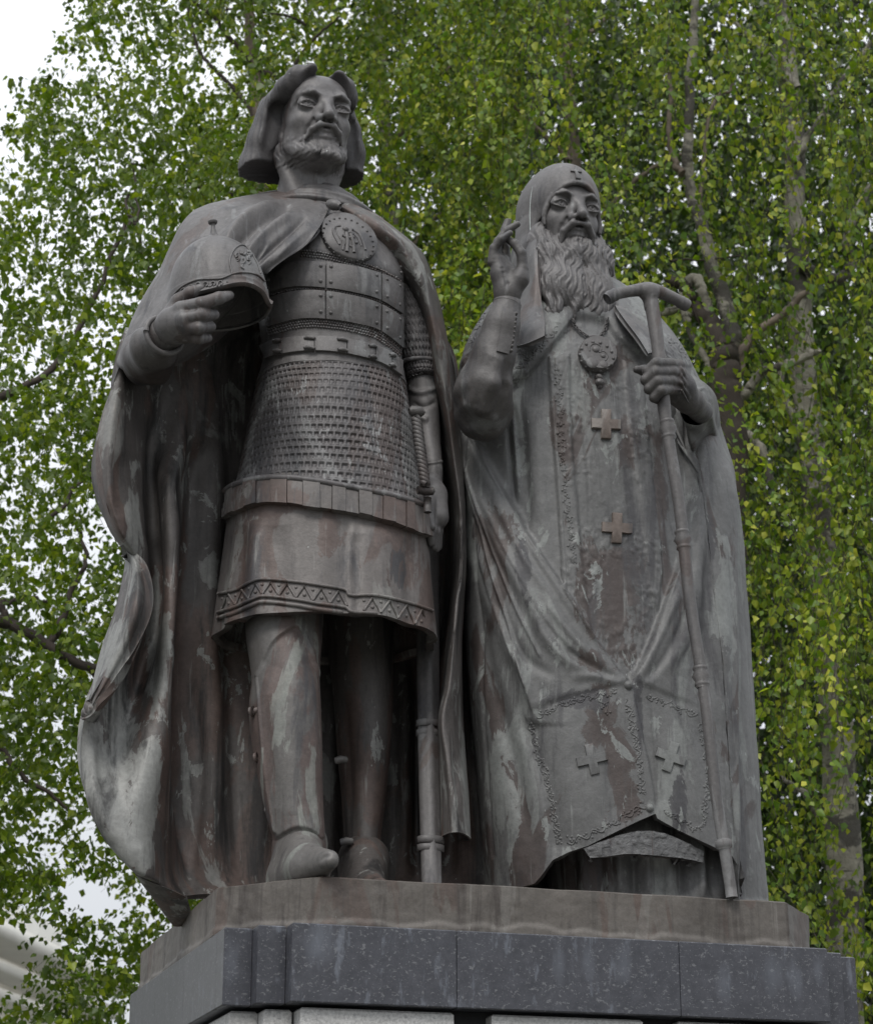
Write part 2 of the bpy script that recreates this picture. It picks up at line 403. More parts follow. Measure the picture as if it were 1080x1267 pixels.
# lie things on a built surface: rays from the photograph's viewpoint find the place, the piece is then real relief on it
class Face:
    def __init__(s, *clothes):
        V = []; Q = []; n = 0
        for c in clothes:
            if isinstance(c, tuple): v, q = c
            else:
                v = c.G.reshape(-1, 3); a, b = c.G.shape[:2]
                i = np.arange(a - 1); j = np.arange(b if c.closed else b - 1); I, J = np.meshgrid(i, j, indexing='ij'); J2 = (J + 1) % b
                q = np.stack([I * b + J, (I + 1) * b + J, (I + 1) * b + J2, I * b + J2], -1).reshape(-1, 4)
            V.append(v); Q.append(q + n); n += len(v)
        s.t = BVHTree.FromPolygons(np.concatenate(V).tolist(), np.concatenate(Q).tolist())
        s.last = None
    def hit(s, px, py):
        d = P(px, py, 0.0) - EYE; d /= np.linalg.norm(d)
        h = s.t.ray_cast(Vector(EYE), Vector(d))
        if h[0] is None: return None
        nrm = np.array(h[1]); 
        if nrm @ d > 0: nrm = -nrm
        return np.array(h[0]), nrm
    def pts(s, px, lift=0.0):
        """list of pixels -> points on the surface raised by lift"""
        out = []; nn = []
        for x, y in px:
            r = s.hit(x, y)
            if r is None:
                if not out: continue
                out.append(out[-1]); nn.append(nn[-1]); continue
            out.append(r[0] + r[1] * lift); nn.append(r[1])
        return np.array(out), np.array(nn)
    def tube(s, mb, px, r, lift=0.0, n=None, seg=6):
        q = smooth_poly(px, n or max(4, int(sum(np.hypot(*(np.array(px[i + 1]) - px[i])) for i in range(len(px) - 1)) / 3))) if len(px) > 2 else np.linspace(px[0], px[1], n or 6)
        p, _ = s.pts(q, lift)
        if len(p) > 1:
            if len(p) > 4:
                for _ in range(2): p[1:-1] = (p[:-2] + 2 * p[1:-1] + p[2:]) / 4
            mb.tube(p, r if np.isscalar(r) else np.interp(np.linspace(0, 1, len(p)), np.linspace(0, 1, len(r)), r), seg)
    def plate(s, mb, left, right, rows, cols, h, sink=0.01, puff=0.0, edge=2):
        """raised plate between a left and a right pixel polyline"""
        L = crom(np.array(left, float), rows) if len(left) > 2 else np.linspace(left[0], left[-1], rows)
        R = crom(np.array(right, float), rows) if len(right) > 2 else np.linspace(right[0], right[-1], rows)
        G = np.zeros((rows, cols, 3)); N = np.zeros_like(G)
        prev = None
        for i in range(rows):
            for j in range(cols):
                x, y = L[i] + (R[i] - L[i]) * j / (cols - 1); r = s.hit(x, y)
                if r is None: r = prev if prev is not None else (P(x, y, 0), np.array([0, -1., 0]))
                G[i, j], N[i, j] = r; prev = r
        for _ in range(3):
            M = N.copy(); M[1:-1] += N[:-2] + N[2:]; M[:, 1:-1] += N[:, :-2] + N[:, 2:]; N = M / np.linalg.norm(M, axis=-1, keepdims=True)
        u = np.linspace(-1, 1, rows)[:, None]; v = np.linspace(-1, 1, cols)[None]
        H = h + puff * (1 - u ** 4) * (1 - v ** 4)
        T = G + N * H[..., None]; B = G - N * sink
        full = np.zeros((rows + 2, cols + 2, 3)); full[1:-1, 1:-1] = T
        full[0, 1:-1] = B[0]; full[-1, 1:-1] = B[-1]; full[1:-1, 0] = B[:, 0]; full[1:-1, -1] = B[:, -1]
        for a, b, c, d in ((0, 0, 0, 0), (0, -1, 0, -1), (-1, 0, -1, 0), (-1, -1, -1, -1)): full[a, b] = B[c, d]
        mb.grid(full); return T, N
    def poly(s, mb, pts, h, sink=0.008, bev=.3, flat=False):
        """raised flat-topped shape with the outline given in pixels"""
        p, n = s.pts(pts, 0.0); c = np.array(pts, float).mean(0); pc, nc = s.pts([c], 0.0)
        if len(p) < 3 or not len(pc): return
        n = n.mean(0); n /= np.linalg.norm(n); k = len(p)
        top = p + n * h
        if flat:
            cc = p.mean(0); top = p - ((p - cc) @ n)[:, None] * n + n * h; pc = np.array([cc]); nc = [n]
        ins = top + (pc[0] + n * h - top) * .06
        V = np.vstack([p - n * sink, top - n * h * bev, ins, [pc[0] + n * h]])
        i = np.arange(k); j = (i + 1) % k
        e = MB(); Q = np.vstack([np.stack([i, j, j + k, i + k], -1), np.stack([i + k, j + k, j + 2 * k, i + 2 * k], -1)])
        T = np.stack([i + 2 * k, j + 2 * k, np.full(k, 3 * k)], -1)
        # orientation: make it face outwards
        a = np.cross(V[j[0] + 2 * k] - V[i[0] + 2 * k], V[3 * k] - V[i[0] + 2 * k])
        tot = sum(np.cross(V[j[q] + 2 * k] - V[3 * k], V[i[q] + 2 * k] - V[3 * k]) for q in range(k))
        if tot @ n > 0: Q = Q[:, ::-1]; T = T[:, ::-1]
        mb.add(V, Q, T)
    def dome(s, mb, px, py, r, h=.6, seg=10, lift=0.0):
        q = s.hit(px, py)
        if q is None: return
        p, n = q; p = p + n * lift; a = np.cross(n, [0, 0, 1.]); a /= np.linalg.norm(a); b = np.cross(n, a)
        an = np.arange(seg) * 2 * pi / seg; rings = []
        for k in range(4):
            f = k / 3 * pi / 2; rings.append(p + n * (r * h * sin(f) - r * .1) + r * cos(f) * .999 * (np.cos(an)[:, None] * a + np.sin(an)[:, None] * b) + (1e-5 * n))
        mb.grid(np.array(rings), closed_v=True, flip=False)
# ------------------------------------------------------------------ materials
def nmat(name):
    m = bpy.data.materials.new(name); m.use_nodes = True; nt = m.node_tree; nt.nodes.clear()
    out = nt.nodes.new('ShaderNodeOutputMaterial'); b = nt.nodes.new('ShaderNodeBsdfPrincipled')
    nt.links.new(b.outputs[0], out.inputs[0]); return m, nt, b, out
def nd(nt, t, **kw):
    n = nt.nodes.new(t)
    for k, v in kw.items():
        if k in n.inputs: n.inputs[k].default_value = v
        else: setattr(n, k, v)
    return n
def coords(nt, scale=(1, 1, 1), loc=(0, 0, 0)):
    g = nt.nodes.new('ShaderNodeNewGeometry'); mp = nd(nt, 'ShaderNodeMapping'); mp.inputs['Scale'].default_value = scale; mp.inputs['Location'].default_value = loc
    nt.links.new(g.outputs['Position'], mp.inputs['Vector']); return mp.outputs[0]
def noise(nt, vec, scale, detail=4, rough=.55, dist=0.0):
    n = nd(nt, 'ShaderNodeTexNoise', Scale=scale, Detail=detail, Roughness=rough, Distortion=dist); nt.links.new(vec, n.inputs['Vector']); return n.outputs['Fac']
def ramp(nt, fac, stops, interp='LINEAR'):
    r = nt.nodes.new('ShaderNodeValToRGB'); cr = r.color_ramp; cr.interpolation = interp
    while len(cr.elements) < len(stops): cr.elements.new(.5)
    for e, (p, c) in zip(cr.elements, stops):
        e.position = p; e.color = (c, c, c, 1) if np.isscalar(c) else (*c, 1)
    nt.links.new(fac, r.inputs[0]); return r.outputs[0]
def mixc(nt, fac, a, b, mode='MIX'):
    m = nt.nodes.new('ShaderNodeMix'); m.data_type = 'RGBA'; m.blend_type = mode
    for s, v in ((0, fac), (6, a), (7, b)):
        if isinstance(v, (int, float)): m.inputs[s].default_value = v
        elif isinstance(v, tuple): m.inputs[s].default_value = (*v, 1)
        else: nt.links.new(v, m.inputs[s])
    return m.outputs[2]
def bump(nt, b, h, strength, dist=0.01, prev=None):
    n = nd(nt, 'ShaderNodeBump', Strength=strength, Distance=dist); nt.links.new(h, n.inputs['Height'])
    if prev is not None: nt.links.new(prev, n.inputs['Normal'])
    nt.links.new(n.outputs[0], b.inputs['Normal']); return n.outputs[0]

def bronze(name, base=(.105, .098, .105), pale=(.17, .172, .178), rust=(.115, .082, .074), dark=(.045, .043, .047), a_pale=.5, a_rust=.45, a_dark=.35, seed=0, pit=.25, grain=1.0, spots=()):
    """weathered bronze: pale lime-washed patches with crisp ragged edges, bare brown metal, dark soot streaks, drips"""
    m, nt, b, out = nmat(name)
    v = coords(nt, (1, 1, 1), (seed * 3.1, seed * 1.7, 0))
    n1 = noise(nt, v, 3.2, 6, .6, .5); n2 = noise(nt, coords(nt, (1, 1, .13), (seed * 1.3, seed * 2.9, 5)), 8, 7, .66, .5); n3 = noise(nt, coords(nt, (1, 1, .33), (seed * 4.3, seed * .9, 2)), 3.0, 8, .56, 1.0)
    fine = noise(nt, v, 60, 5, .7); mid = noise(nt, v, 17, 5, .65)
    c = mixc(nt, ramp(nt, n1, [(.32, 0.0), (.68, 1.0)]), tuple(x * .86 for x in base), tuple(x * 1.26 for x in base))
    e = .64 - .22 * a_rust
    c = mixc(nt, ramp(nt, n3, [(e, 0.0), (e + .02, .85), (e + .2, .95)]), c, mixc(nt, ramp(nt, mid, [(.3, 0.0), (.7, 1.0)]), tuple(x * .75 for x in rust), tuple(x * 1.2 for x in rust)))
    n4 = noise(nt, coords(nt, (1, 1, .27), (seed * 2.3 + 7, seed * 1.9, 9)), 3.6, 10, .6, 1.1)
    e = .665 - .22 * a_pale
    pl = mixc(nt, ramp(nt, mid, [(.3, 0.0), (.7, 1.0)]), tuple(x * .88 for x in pale), tuple(x * 1.2 for x in pale))
    c = mixc(nt, ramp(nt, n4, [(e, 0.0), (e + .014, .62), (e + .10, .85), (e + .2, 1.0)]), c, pl)
    if spots:
        wob = noise(nt, coords(nt, (1, 1, .5), (seed, 2, 2)), 9, 8, .68, .6)
        for px, py, y, rx, rz, kind in spots:      # stains that the photograph shows, each where it lies on the bronze
            p = P(px, py, y); g = nt.nodes.new('ShaderNodeTexGradient'); g.gradient_type = 'SPHERICAL'
            mp = nd(nt, 'ShaderNodeMapping'); rx *= 1.6; rz *= 1.45; mp.inputs['Scale'].default_value = (1 / rx, 2.2, 1 / rz); mp.inputs['Location'].default_value = (-p[0] / rx, -p[1] * 2.2, -p[2] / rz)
            gg = nt.nodes.new('ShaderNodeNewGeometry'); nt.links.new(gg.outputs['Position'], mp.inputs['Vector']); nt.links.new(mp.outputs[0], g.inputs[0])
            ad = nd(nt, 'ShaderNodeMath', operation='MULTIPLY_ADD'); nt.links.new(g.outputs['Fac'], ad.inputs[0]); ad.inputs[1].default_value = .42; wm = nd(nt, 'ShaderNodeMath', operation='MULTIPLY'); wm.inputs[1].default_value = 1.35; nt.links.new(wob, wm.inputs[0]); nt.links.new(wm.outputs[0], ad.inputs[2])
            c = mixc(nt, ramp(nt, ad.outputs[0], [(.80, 0.0), (.815, .75), (.95, .95)]), c, {'pale': pl, 'rust': rust, 'dark': dark}[kind])
    c = mixc(nt, ramp(nt, n2, [(.30 + .16 * a_dark, .88), (.40 + .17 * a_dark, 0.0)]), c, dark)
    drip = noise(nt, coords(nt, (1, 1, .05), (seed, 3, 1)), 30, 5, .62, .2)
    c = mixc(nt, ramp(nt, drip, [(.57, 0.0), (.68, .5)]), c, tuple(x * .55 for x in base))
    c = mixc(nt, ramp(nt, drip, [(.28, .6), (.37, 0.0)]), c, tuple(x * 1.3 for x in pale))
    c = mixc(nt, .7, c, ramp(nt, fine, [(.3, .38), (.7, .66)]), 'SOFT_LIGHT')
    sp = noise(nt, coords(nt, (1, 1, .5), (seed * 5, 1, 4)), 38, 2, .5)
    c = mixc(nt, ramp(nt, sp, [(.775, 0.0), (.80, .8)]), c, (.36, .38, .37))
    hs = nd(nt, 'ShaderNodeHueSaturation', Saturation=.82); nt.links.new(c, hs.inputs['Color']); c = hs.outputs[0]
    nt.links.new(c, b.inputs['Base Color'])
    b.inputs['Metallic'].default_value = 0.12
    nt.links.new(ramp(nt, n4, [(e - .1, .54), (e + .1, .74)]), b.inputs['Roughness'])
    p = bump(nt, b, mid, pit * .9, .008); bump(nt, b, fine, pit * 1.3 * grain, .004, p)
    return m
M = {}
M['bronze'] = bronze('bronze', base=(0.089, 0.082, 0.081), pale=(0.149, 0.149, 0.150), rust=(0.075, 0.054, 0.048), a_pale=.35, a_rust=.4, a_dark=.35, seed=1)
M['face'] = bronze('bronze_face', base=(0.093, 0.086, 0.086), pale=(0.140, 0.139, 0.142), rust=(0.062, 0.046, 0.042), seed=2, a_pale=.2, a_rust=.25, a_dark=.15, pit=.2)
M['hair'] = bronze('bronze_hair', base=(0.045, 0.041, 0.042), pale=(0.081, 0.080, 0.084), rust=(0.044, 0.034, 0.031), seed=3, a_pale=.2, a_rust=.2, a_dark=.4, pit=.3)  # base darkened so the colour carries the shade lying on the hair
M['sleeve'] = bronze('bronze_sleeve', base=(0.062, 0.056, 0.054), pale=(0.108, 0.108, 0.107), rust=(0.048, 0.036, 0.033), seed=13, a_pale=.3, a_rust=.5, a_dark=.4, pit=.35)
M['cloak'] = bronze('bronze_cloak', base=(0.069, 0.060, 0.056), pale=(0.180, 0.181, 0.170), rust=(0.084, 0.054, 0.044), dark=(0.018, 0.017, 0.017), a_pale=.30, a_rust=.6, a_dark=.6, seed=4,
    spots=((130, 960, -.1, .13, .30, 'pale'), (150, 900, -.05, .08, .2, 'pale'), (178, 990, -.1, .05, .30, 'pale'), (165, 655, -.1, .035, .22, 'pale'), (196, 800, .0, .03, .30, 'pale'), (165, 1050, -.1, .08, .1, 'pale'), (140, 800, -.1, .05, .15, 'pale'), (262, 700, .1, .04, .1, 'pale'), (575, 960, -.1, .03, .25, 'pale')))
M['robe'] = bronze('bronze_robe', base=(0.096, 0.095, 0.094), pale=(0.158, 0.165, 0.158), rust=(0.053, 0.038, 0.034), a_pale=.55, a_rust=.22, a_dark=.3, seed=5,
    spots=((760, 735, -.33, .13, .24, 'rust'), (745, 890, -.38, .06, .15, 'rust'), (765, 950, -.38, .06, .18, 'rust'), (778, 990, -.38, .045, .10, 'rust'), (620, 640, -.3, .07, .10, 'rust'), (724, 862, -.38, .10, .045, 'dark'), (622, 826, -.3, .05, .06, 'rust'), (790, 880, -.36, .02, .16, 'dark'),
           (835, 1000, -.34, .03, .14, 'dark'), (822, 610, -.33, .04, .16, 'rust'), (783, 545, -.35, .04, .12, 'rust'), (702, 520, -.34, .03, .16, 'rust'), (735, 815, -.36, .05, .05, 'rust'), (655, 700, -.32, .03, .12, 'dark'), (596, 700, -.2, .03, .22, 'dark'), (868, 690, -.2, .03, .12, 'dark'), (600, 900, -.2, .05, .3, 'pale'), (640, 960, -.3, .06, .3, 'pale'), (884, 760, -.2, .05, .3, 'pale')))
M['brocade'] = bronze('bronze_brocade', base=(0.090, 0.089, 0.090), pale=(0.153, 0.155, 0.153), rust=(0.079, 0.057, 0.049), a_pale=.4, a_rust=.42, a_dark=.3, seed=6, pit=.9, grain=1.3)
M['mail'] = bronze('bronze_mail', base=(0.083, 0.075, 0.076), pale=(0.162, 0.159, 0.159), rust=(0.069, 0.052, 0.048), a_pale=.3, a_rust=.5, a_dark=.3, seed=7, spots=((315, 560, -.25, .03, .35, 'pale'), (330, 460, -.25, .05, .08, 'pale'), (505, 560, -.2, .04, .3, 'pale')))
M['tunic'] = bronze('bronze_tunic', base=(0.114, 0.100, 0.094), pale=(0.171, 0.165, 0.153), rust=(0.084, 0.054, 0.045), a_pale=.55, a_rust=.35, a_dark=.25, seed=8, spots=((410, 660, -.37, .045, .09, 'rust'), (318, 715, -.35, .03, .14, 'rust'), (490, 705, -.3, .03, .07, 'dark'), (345, 612, -.36, .12, .05, 'rust')))
M['leg'] = bronze('bronze_leg', base=(0.089, 0.082, 0.077), pale=(0.167, 0.175, 0.157), rust=(0.079, 0.051, 0.044), a_pale=.55, a_rust=.45, a_dark=.35, seed=9)
M['cross'] = bronze('bronze_cross', base=(0.155, 0.134, 0.118), pale=(0.216, 0.204, 0.189), rust=(0.114, 0.082, 0.066), a_pale=.5, a_rust=.4, a_dark=.2, seed=10)
M['plinth'] = bronze('bronze_plinth', base=(0.090, 0.077, 0.066), pale=(0.126, 0.115, 0.103), rust=(0.077, 0.052, 0.041), dark=(0.041, 0.032, 0.027), a_pale=.35, a_rust=.5, a_dark=.3, seed=11)

def granite():
    m, nt, b, out = nmat('dark_granite'); v = coords(nt)
    n = noise(nt, v, 22, 7, .72); f = noise(nt, v, 120, 4, .7)
    c = mixc(nt, ramp(nt, n, [(.3, 0.0), (.7, 1.0)]), (.030, .031, .038), (.058, .059, .070))
    c = mixc(nt, ramp(nt, f, [(.35, .5), (.5, 0.0)]), c, (.03, .031, .04))
    fl = noise(nt, coords(nt, (1, 1, 1.6)), 62, 3, .62, .6)
    c = mixc(nt, ramp(nt, fl, [(.60, 0.0), (.64, .55)]), c, (.17, .172, .18))
    f2 = noise(nt, coords(nt, (1, 1, 1), (3, 4, 5)), 130, 2, .6)
    c = mixc(nt, ramp(nt, f2, [(.66, 0.0), (.69, .6)]), c, (.20, .205, .22))
    # washed-out lime patches where water has run off the plinth
    wob = noise(nt, coords(nt, (1, 1, .3)), 16, 7, .7)
    for px, py, rx, rz in ((388, 1172, .075, .10), (400, 1165, .05, .12), (692, 1196, .034, .10), (727, 1192, .034, .085), (772, 1196, .048, .10), (895, 1214, .042, .10), (955, 1206, .07, .11), (985, 1215, .05, .10), (1012, 1200, .03, .08), (300, 1180, .04, .12)):
        p = P(px, py, -.8); g = nt.nodes.new('ShaderNodeTexGradient'); g.gradient_type = 'SPHERICAL'
        mp = nd(nt, 'ShaderNodeMapping'); mp.inputs['Scale'].default_value = (1 / rx, 1.2, 1 / rz); mp.inputs['Location'].default_value = (-p[0] / rx, .96, -p[2] / rz)
        gg = nt.nodes.new('ShaderNodeNewGeometry'); nt.links.new(gg.outputs['Position'], mp.inputs['Vector']); nt.links.new(mp.outputs[0], g.inputs[0])
        ad = nd(nt, 'ShaderNodeMath', operation='MULTIPLY_ADD'); nt.links.new(g.outputs['Fac'], ad.inputs[0]); ad.inputs[1].default_value = .55; nt.links.new(wob, ad.inputs[2])
        c = mixc(nt, ramp(nt, ad.outputs[0], [(.58, 0.0), (.74, .18), (.98, .38)]), c, (.125, .135, .16))
    nt.links.new(c, b.inputs['Base Color']); b.inputs['Roughness'].default_value = .38
    bump(nt, b, f, .12, .002); return m
M['granite'] = granite()
def palestone():
    m, nt, b, out = nmat('pale_granite'); v = coords(nt)
    f = noise(nt, v, 90, 5, .75); n = noise(nt, v, 4, 5, .6)
    c = ramp(nt, f, [(.3, (.20, .20, .20)), (.5, (.42, .415, .41)), (.7, (.58, .575, .565))])
    c = mixc(nt, ramp(nt, n, [(.4, 0.0), (.75, .5)]), c, (.24, .235, .225))
    nt.links.new(c, b.inputs['Base Color']); b.inputs['Roughness'].default_value = .75; bump(nt, b, f, .3, .003); return m
M['pale'] = palestone()
def simple(name, col, rough=.7, var=.3, sc=6):
    m, nt, b, out = nmat(name); v = coords(nt)
    c = mixc(nt, ramp(nt, noise(nt, v, sc, 6, .65), [(.3, 0.0), (.7, 1.0)]), tuple(x * (1 - var) for x in col), tuple(min(1, x * (1 + var)) for x in col))
    nt.links.new(c, b.inputs['Base Color']); b.inputs['Roughness'].default_value = rough
    bump(nt, b, noise(nt, v, sc * 12, 4, .6), .3, .01); return m
M['joint'] = simple('joint_shadow_gap', (.04, .04, .042), .9)
M['lime'] = simple('lime_streak', (.42, .46, .45), .8, .2, 30)
M['ground'] = simple('ground_paving', (.10, .10, .085), .85, .25, 2)
M['wall'] = simple('cream_plaster', (.72, .70, .64), .8, .06, 1.5)
def leafmat(name, cols, trans=.42):
    m, nt, b, out = nmat(name)
    g = nt.nodes.new('ShaderNodeNewGeometry'); 
    c = ramp(nt, g.outputs['Random Per Island'], [(i / (len(cols) - 1), cc) for i, cc in enumerate(cols)])
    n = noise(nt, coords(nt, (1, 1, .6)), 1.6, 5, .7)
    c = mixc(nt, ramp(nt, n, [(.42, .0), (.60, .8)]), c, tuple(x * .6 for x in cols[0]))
    nt.links.new(c, b.inputs['Base Color']); b.inputs['Roughness'].default_value = .42; b.inputs['Specular IOR Level'].default_value = .4
    tr = nd(nt, 'ShaderNodeBsdfTranslucent'); nt.links.new(mixc(nt, 1.0, c, (1.5, 1.6, .55), 'MULTIPLY'), tr.inputs['Color'])
    mx = nd(nt, 'ShaderNodeMixShader'); mx.inputs[0].default_value = trans
    nt.links.new(b.outputs[0], mx.inputs[1]); nt.links.new(tr.outputs[0], mx.inputs[2]); nt.links.new(mx.outputs[0], out.inputs[0]); return m
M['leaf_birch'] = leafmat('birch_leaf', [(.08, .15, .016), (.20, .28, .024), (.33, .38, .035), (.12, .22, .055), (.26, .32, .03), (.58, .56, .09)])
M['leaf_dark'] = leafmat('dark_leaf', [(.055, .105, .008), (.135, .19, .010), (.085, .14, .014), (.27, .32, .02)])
def birchbark():
    m, nt, b, out = nmat('birch_bark')
    c0 = noise(nt, coords(nt, (1, 1, 1)), 2.5, 5, .7, .4); band = noise(nt, coords(nt, (2, 2, 14)), 2.2, 4, .6)
    c = ramp(nt, noise(nt, coords(nt), 9, 4), [(.3, (.16, .145, .12)), (.7, (.36, .335, .29))])
    c = mixc(nt, ramp(nt, c0, [(.50, 0.0), (.56, .9)]), c, (.05, .045, .04))
    c = mixc(nt, ramp(nt, band, [(.62, 0.0), (.68, .85)]), c, (.05, .043, .038))
    nt.links.new(c, b.inputs['Base Color']); b.inputs['Roughness'].default_value = .8; p = bump(nt, b, c0, .9, .03); bump(nt, b, noise(nt, coords(nt), 30, 5, .7), .8, .02, p); return m
M['birch'] = birchbark()
M['twig'] = simple('dark_bark', (.05, .038, .032), .85, .4, 5)
M['limb'] = simple('brown_limb_bark', (.16, .125, .10), .8, .45, 7)

M['leaf_far_shaded'] = leafmat('far_leaf_shaded', [(.012, .028, .005), (.025, .045, .007), (.018, .038, .008), (.04, .065, .01)], .15)  # leaf colours lowered to paint in the dark depth of the wood
M['leaf_back'] = leafmat('back_leaf_shaded', [(.028, .06, .008), (.055, .095, .010), (.04, .08, .014), (.10, .145, .014)], .28)  # darker copy of the birch leaf, inner-crown shade put into its colour
# ------------------------------------------------------------------ ground, pedestal, plinth
def structure(o): o['kind'] = 'structure'; return o
g = MB(); 
gx = np.linspace(-400, 400, 41); G = np.stack(np.meshgrid(gx, gx, indexing='ij') + [np.zeros((41, 41))], -1)
g.grid(G, flip=False); structure(g.build('ground', M['ground'], smooth=False))

PX0, PX1, ZT, ZB = -.762, 1.247, 2.85, 2.583
def stepped(x0, x1, y0, y1, ins=0.0):
    """pedestal outline with notched corners, counter-clockwise from above"""
    a = .115; dx = .062
    x0 += ins; x1 -= ins; y0 += ins; y1 -= ins
    s1, s2 = .085, .17       # set-backs in depth
    xa, xb = x0 - .10, x0 - .20
    fl = [(x0, y0), (x1, y0), (x1, y0 + s1), (x1 + .10, y0 + s1), (x1 + .10, y0 + s2), (x1 + .20, y0 + s2)]
    bk = [(x1 + .20, y1 - s2), (x1 + .10, y1 - s2), (x1 + .10, y1 - s1), (x1, y1 - s1), (x1, y1), (x0, y1), (x0, y1 - s1), (xa, y1 - s1), (xa, y1 - s2), (xb, y1 - s2)]
    fr = [(xb, y0 + s2), (xa, y0 + s2), (xa, y0 + s1), (x0, y0 + s1)]
    return fl + bk + fr
ped = empty('stone_pedestal', (.24, 0, 0), 'stepped pedestal of pale granite with a dark speckled granite top course under both statues', 'pedestal')
YB = 1.55
# dark granite course: slabs butted with 2 mm joints across the front, one solid core behind them
core = MB(); core.prism_z(stepped(PX0, PX1, -.8, YB, .03), ZB + .004, ZT - .004, 0); core.build('course_core', M['joint'], ped, False)
jx = [PX0, P(565, 1200, -.8)[0], P(841, 1210, -.8)[0], PX1]
def slab(poly, z0, z1, mat, name='granite_slab', bev=.004):
    b = MB(); b.prism_z(poly, z0, z1, bev); return b.build(name, mat, ped, True, 30)
for k in range(3):
    x0 = jx[k] + (.0015 if k else 0); x1 = jx[k + 1] - (.0015 if k < 2 else 0)
    slab([(x0, -.8), (x1, -.8), (x1, -.7165), (x0, -.7165)], ZB, ZT, M['granite'])
for sgn in (-1, 1):
    for k in (1, 2):
        if sgn < 0: xo, xi = PX0 - .1 * k, PX0 - .1 * (k - 1) - .0015
        else: xi, xo = PX1 + .1 * (k - 1) + .0015, PX1 + .1 * k
        a, b_ = min(xo, xi), max(xo, xi)
        slab([(a, -.8 + .085 * k), (b_, -.8 + .085 * k), (b_, -.8 + .085 * k + .12), (a, -.8 + .085 * k + .12)], ZB, ZT, M['granite'])
    # side slabs
    xs = PX0 - .2 if sgn < 0 else PX1 + .2
    for j in range(3):
        y0 = -.8 + .17 + .1215 + j * .58; y1 = min(y0 + .5785, YB - .172)
        a, b_ = (xs, xs + .12) if sgn < 0 else (xs - .12, xs)
        slab([(a, y0), (b_, y0), (b_, y1), (a, y1)], ZB, ZT, M['granite'])
slab([(PX0 - .08, YB - .1), (PX1 + .08, YB - .1), (PX1 + .08, YB), (PX0 - .08, YB)], ZB, ZT, M['granite'])
# pale blocks below, with dark gaps
lowx = [(362, 563), (610, 797), (840, 1022)]
core = MB(); core.prism_z(stepped(PX0, PX1, -.8, YB, .10), 0.3, ZB - .001, 0); core.build('pedestal_core', M['joint'], ped, False)
for row in range(5):
    z1 = ZB - .012 - row * .46; z0 = max(z1 - .452, .3)
    for k, (a, b_) in enumerate(lowx):
        x0 = P(a, 1262, -.78)[0] + (.03 if k == 0 else 0); x1 = P(b_, 1262, -.78)[0]
        slab([(x0, -.765), (x1, -.765), (x1, -.64), (x0, -.64)], z0, z1, M['pale'], 'stone_block', .008)
    for sgn in (-1, 1):
        for k in (1, 2):
            if sgn < 0: xo, xi = PX0 - .1 * k + .035, PX0 - .1 * (k - 1) + .033
            else: xi, xo = PX1 + .1 * (k - 1) - .033, PX1 + .1 * k - .035
            a, b_ = min(xo, xi), max(xo, xi)
            slab([(a, -.765 + .085 * k), (b_, -.765 + .085 * k), (b_, -.765 + .085 * k + .12), (a, -.765 + .085 * k + .12)], z0, z1, M['pale'], 'stone_block', .008)
        xs = PX0 - .165 if sgn < 0 else PX1 + .165
        for j in range(3):
            y0 = -.765 + .17 + .1215 + j * .58; y1 = min(y0 + .575, YB - .2)
            a, b_ = (xs, xs + .12) if sgn < 0 else (xs - .12, xs)
            slab([(a, y0), (b_, y0), (b_, y1), (a, y1)], z0, z1, M['pale'], 'stone_block', .008)
b = MB(); b.box((PX0 - .5, -1.15, 0), (PX1 + .5, YB + .3, .15), .01); b.build('pedestal_step', M['pale'], ped, False)
b = MB(); b.box((PX0 - .35, -1.0, .15), (PX1 + .35, YB + .2, .3), .01); b.build('pedestal_step', M['pale'], ped, False)

# bronze plinth: chamfered slab with a wavy casting edge
ZP = 3.024
def plinth():
    pl = [(-.655, -.75), (1.125, -.75), (1.33, -.50), (1.36, 1.2), (1.2, 1.4), (-.7, 1.4), (-.93, 1.2), (-.95, -.42)]
    pl = np.array(pl); n = len(pl); pts = []
    for k in range(n):
        a, c = pl[k], pl[(k + 1) % n]; L = np.linalg.norm(c - a); m = max(3, int(L / .012))
        for j in range(m): pts.append(a + (c - a) * j / m)
    p = np.array(pts); m = len(p); cen = p.mean(0)
    zs = np.r_[ZT + .001, np.linspace(ZT + .004, ZP - .006, 26), ZP]
    rows = []
    for z in zs[::-1]:
        t = (z - ZT) / (ZP - ZT); q = np.c_[p, np.full(m, z)]
        d = .0035 * vnoise(q, 9, 3) + .0016 * vnoise(q, 40, 4)
        edge = .025 + .028 * (vnoise(np.c_[p * 1.0, np.zeros(m)], 3.2, 5) + .5 * vnoise(np.c_[p, np.zeros(m)], 13, 6))
        lip = .010 / (1 + np.exp((z - ZT - edge) / .0025)) * (edge > .01)
        off = d + lip - (.012 if z == ZP else 0) + (.004 * t * 0)
        v = p - cen; v /= np.linalg.norm(v, axis=1)[:, None]
        q[:, :2] += v * off[:, None]; q[:, 2] += .003 * vnoise(q, 6, 9) * (t > .9); rows.append(q)
    b = MB(); b.grid(np.array(rows), closed_v=True); b.ngons = [list(range(m))]
    o = b.build('bronze_plinth', M['plinth'], None, True, 40); return tag(o, 'low brown bronze plinth with chamfered corners lying on the dark granite course', 'plinth')
plinth()
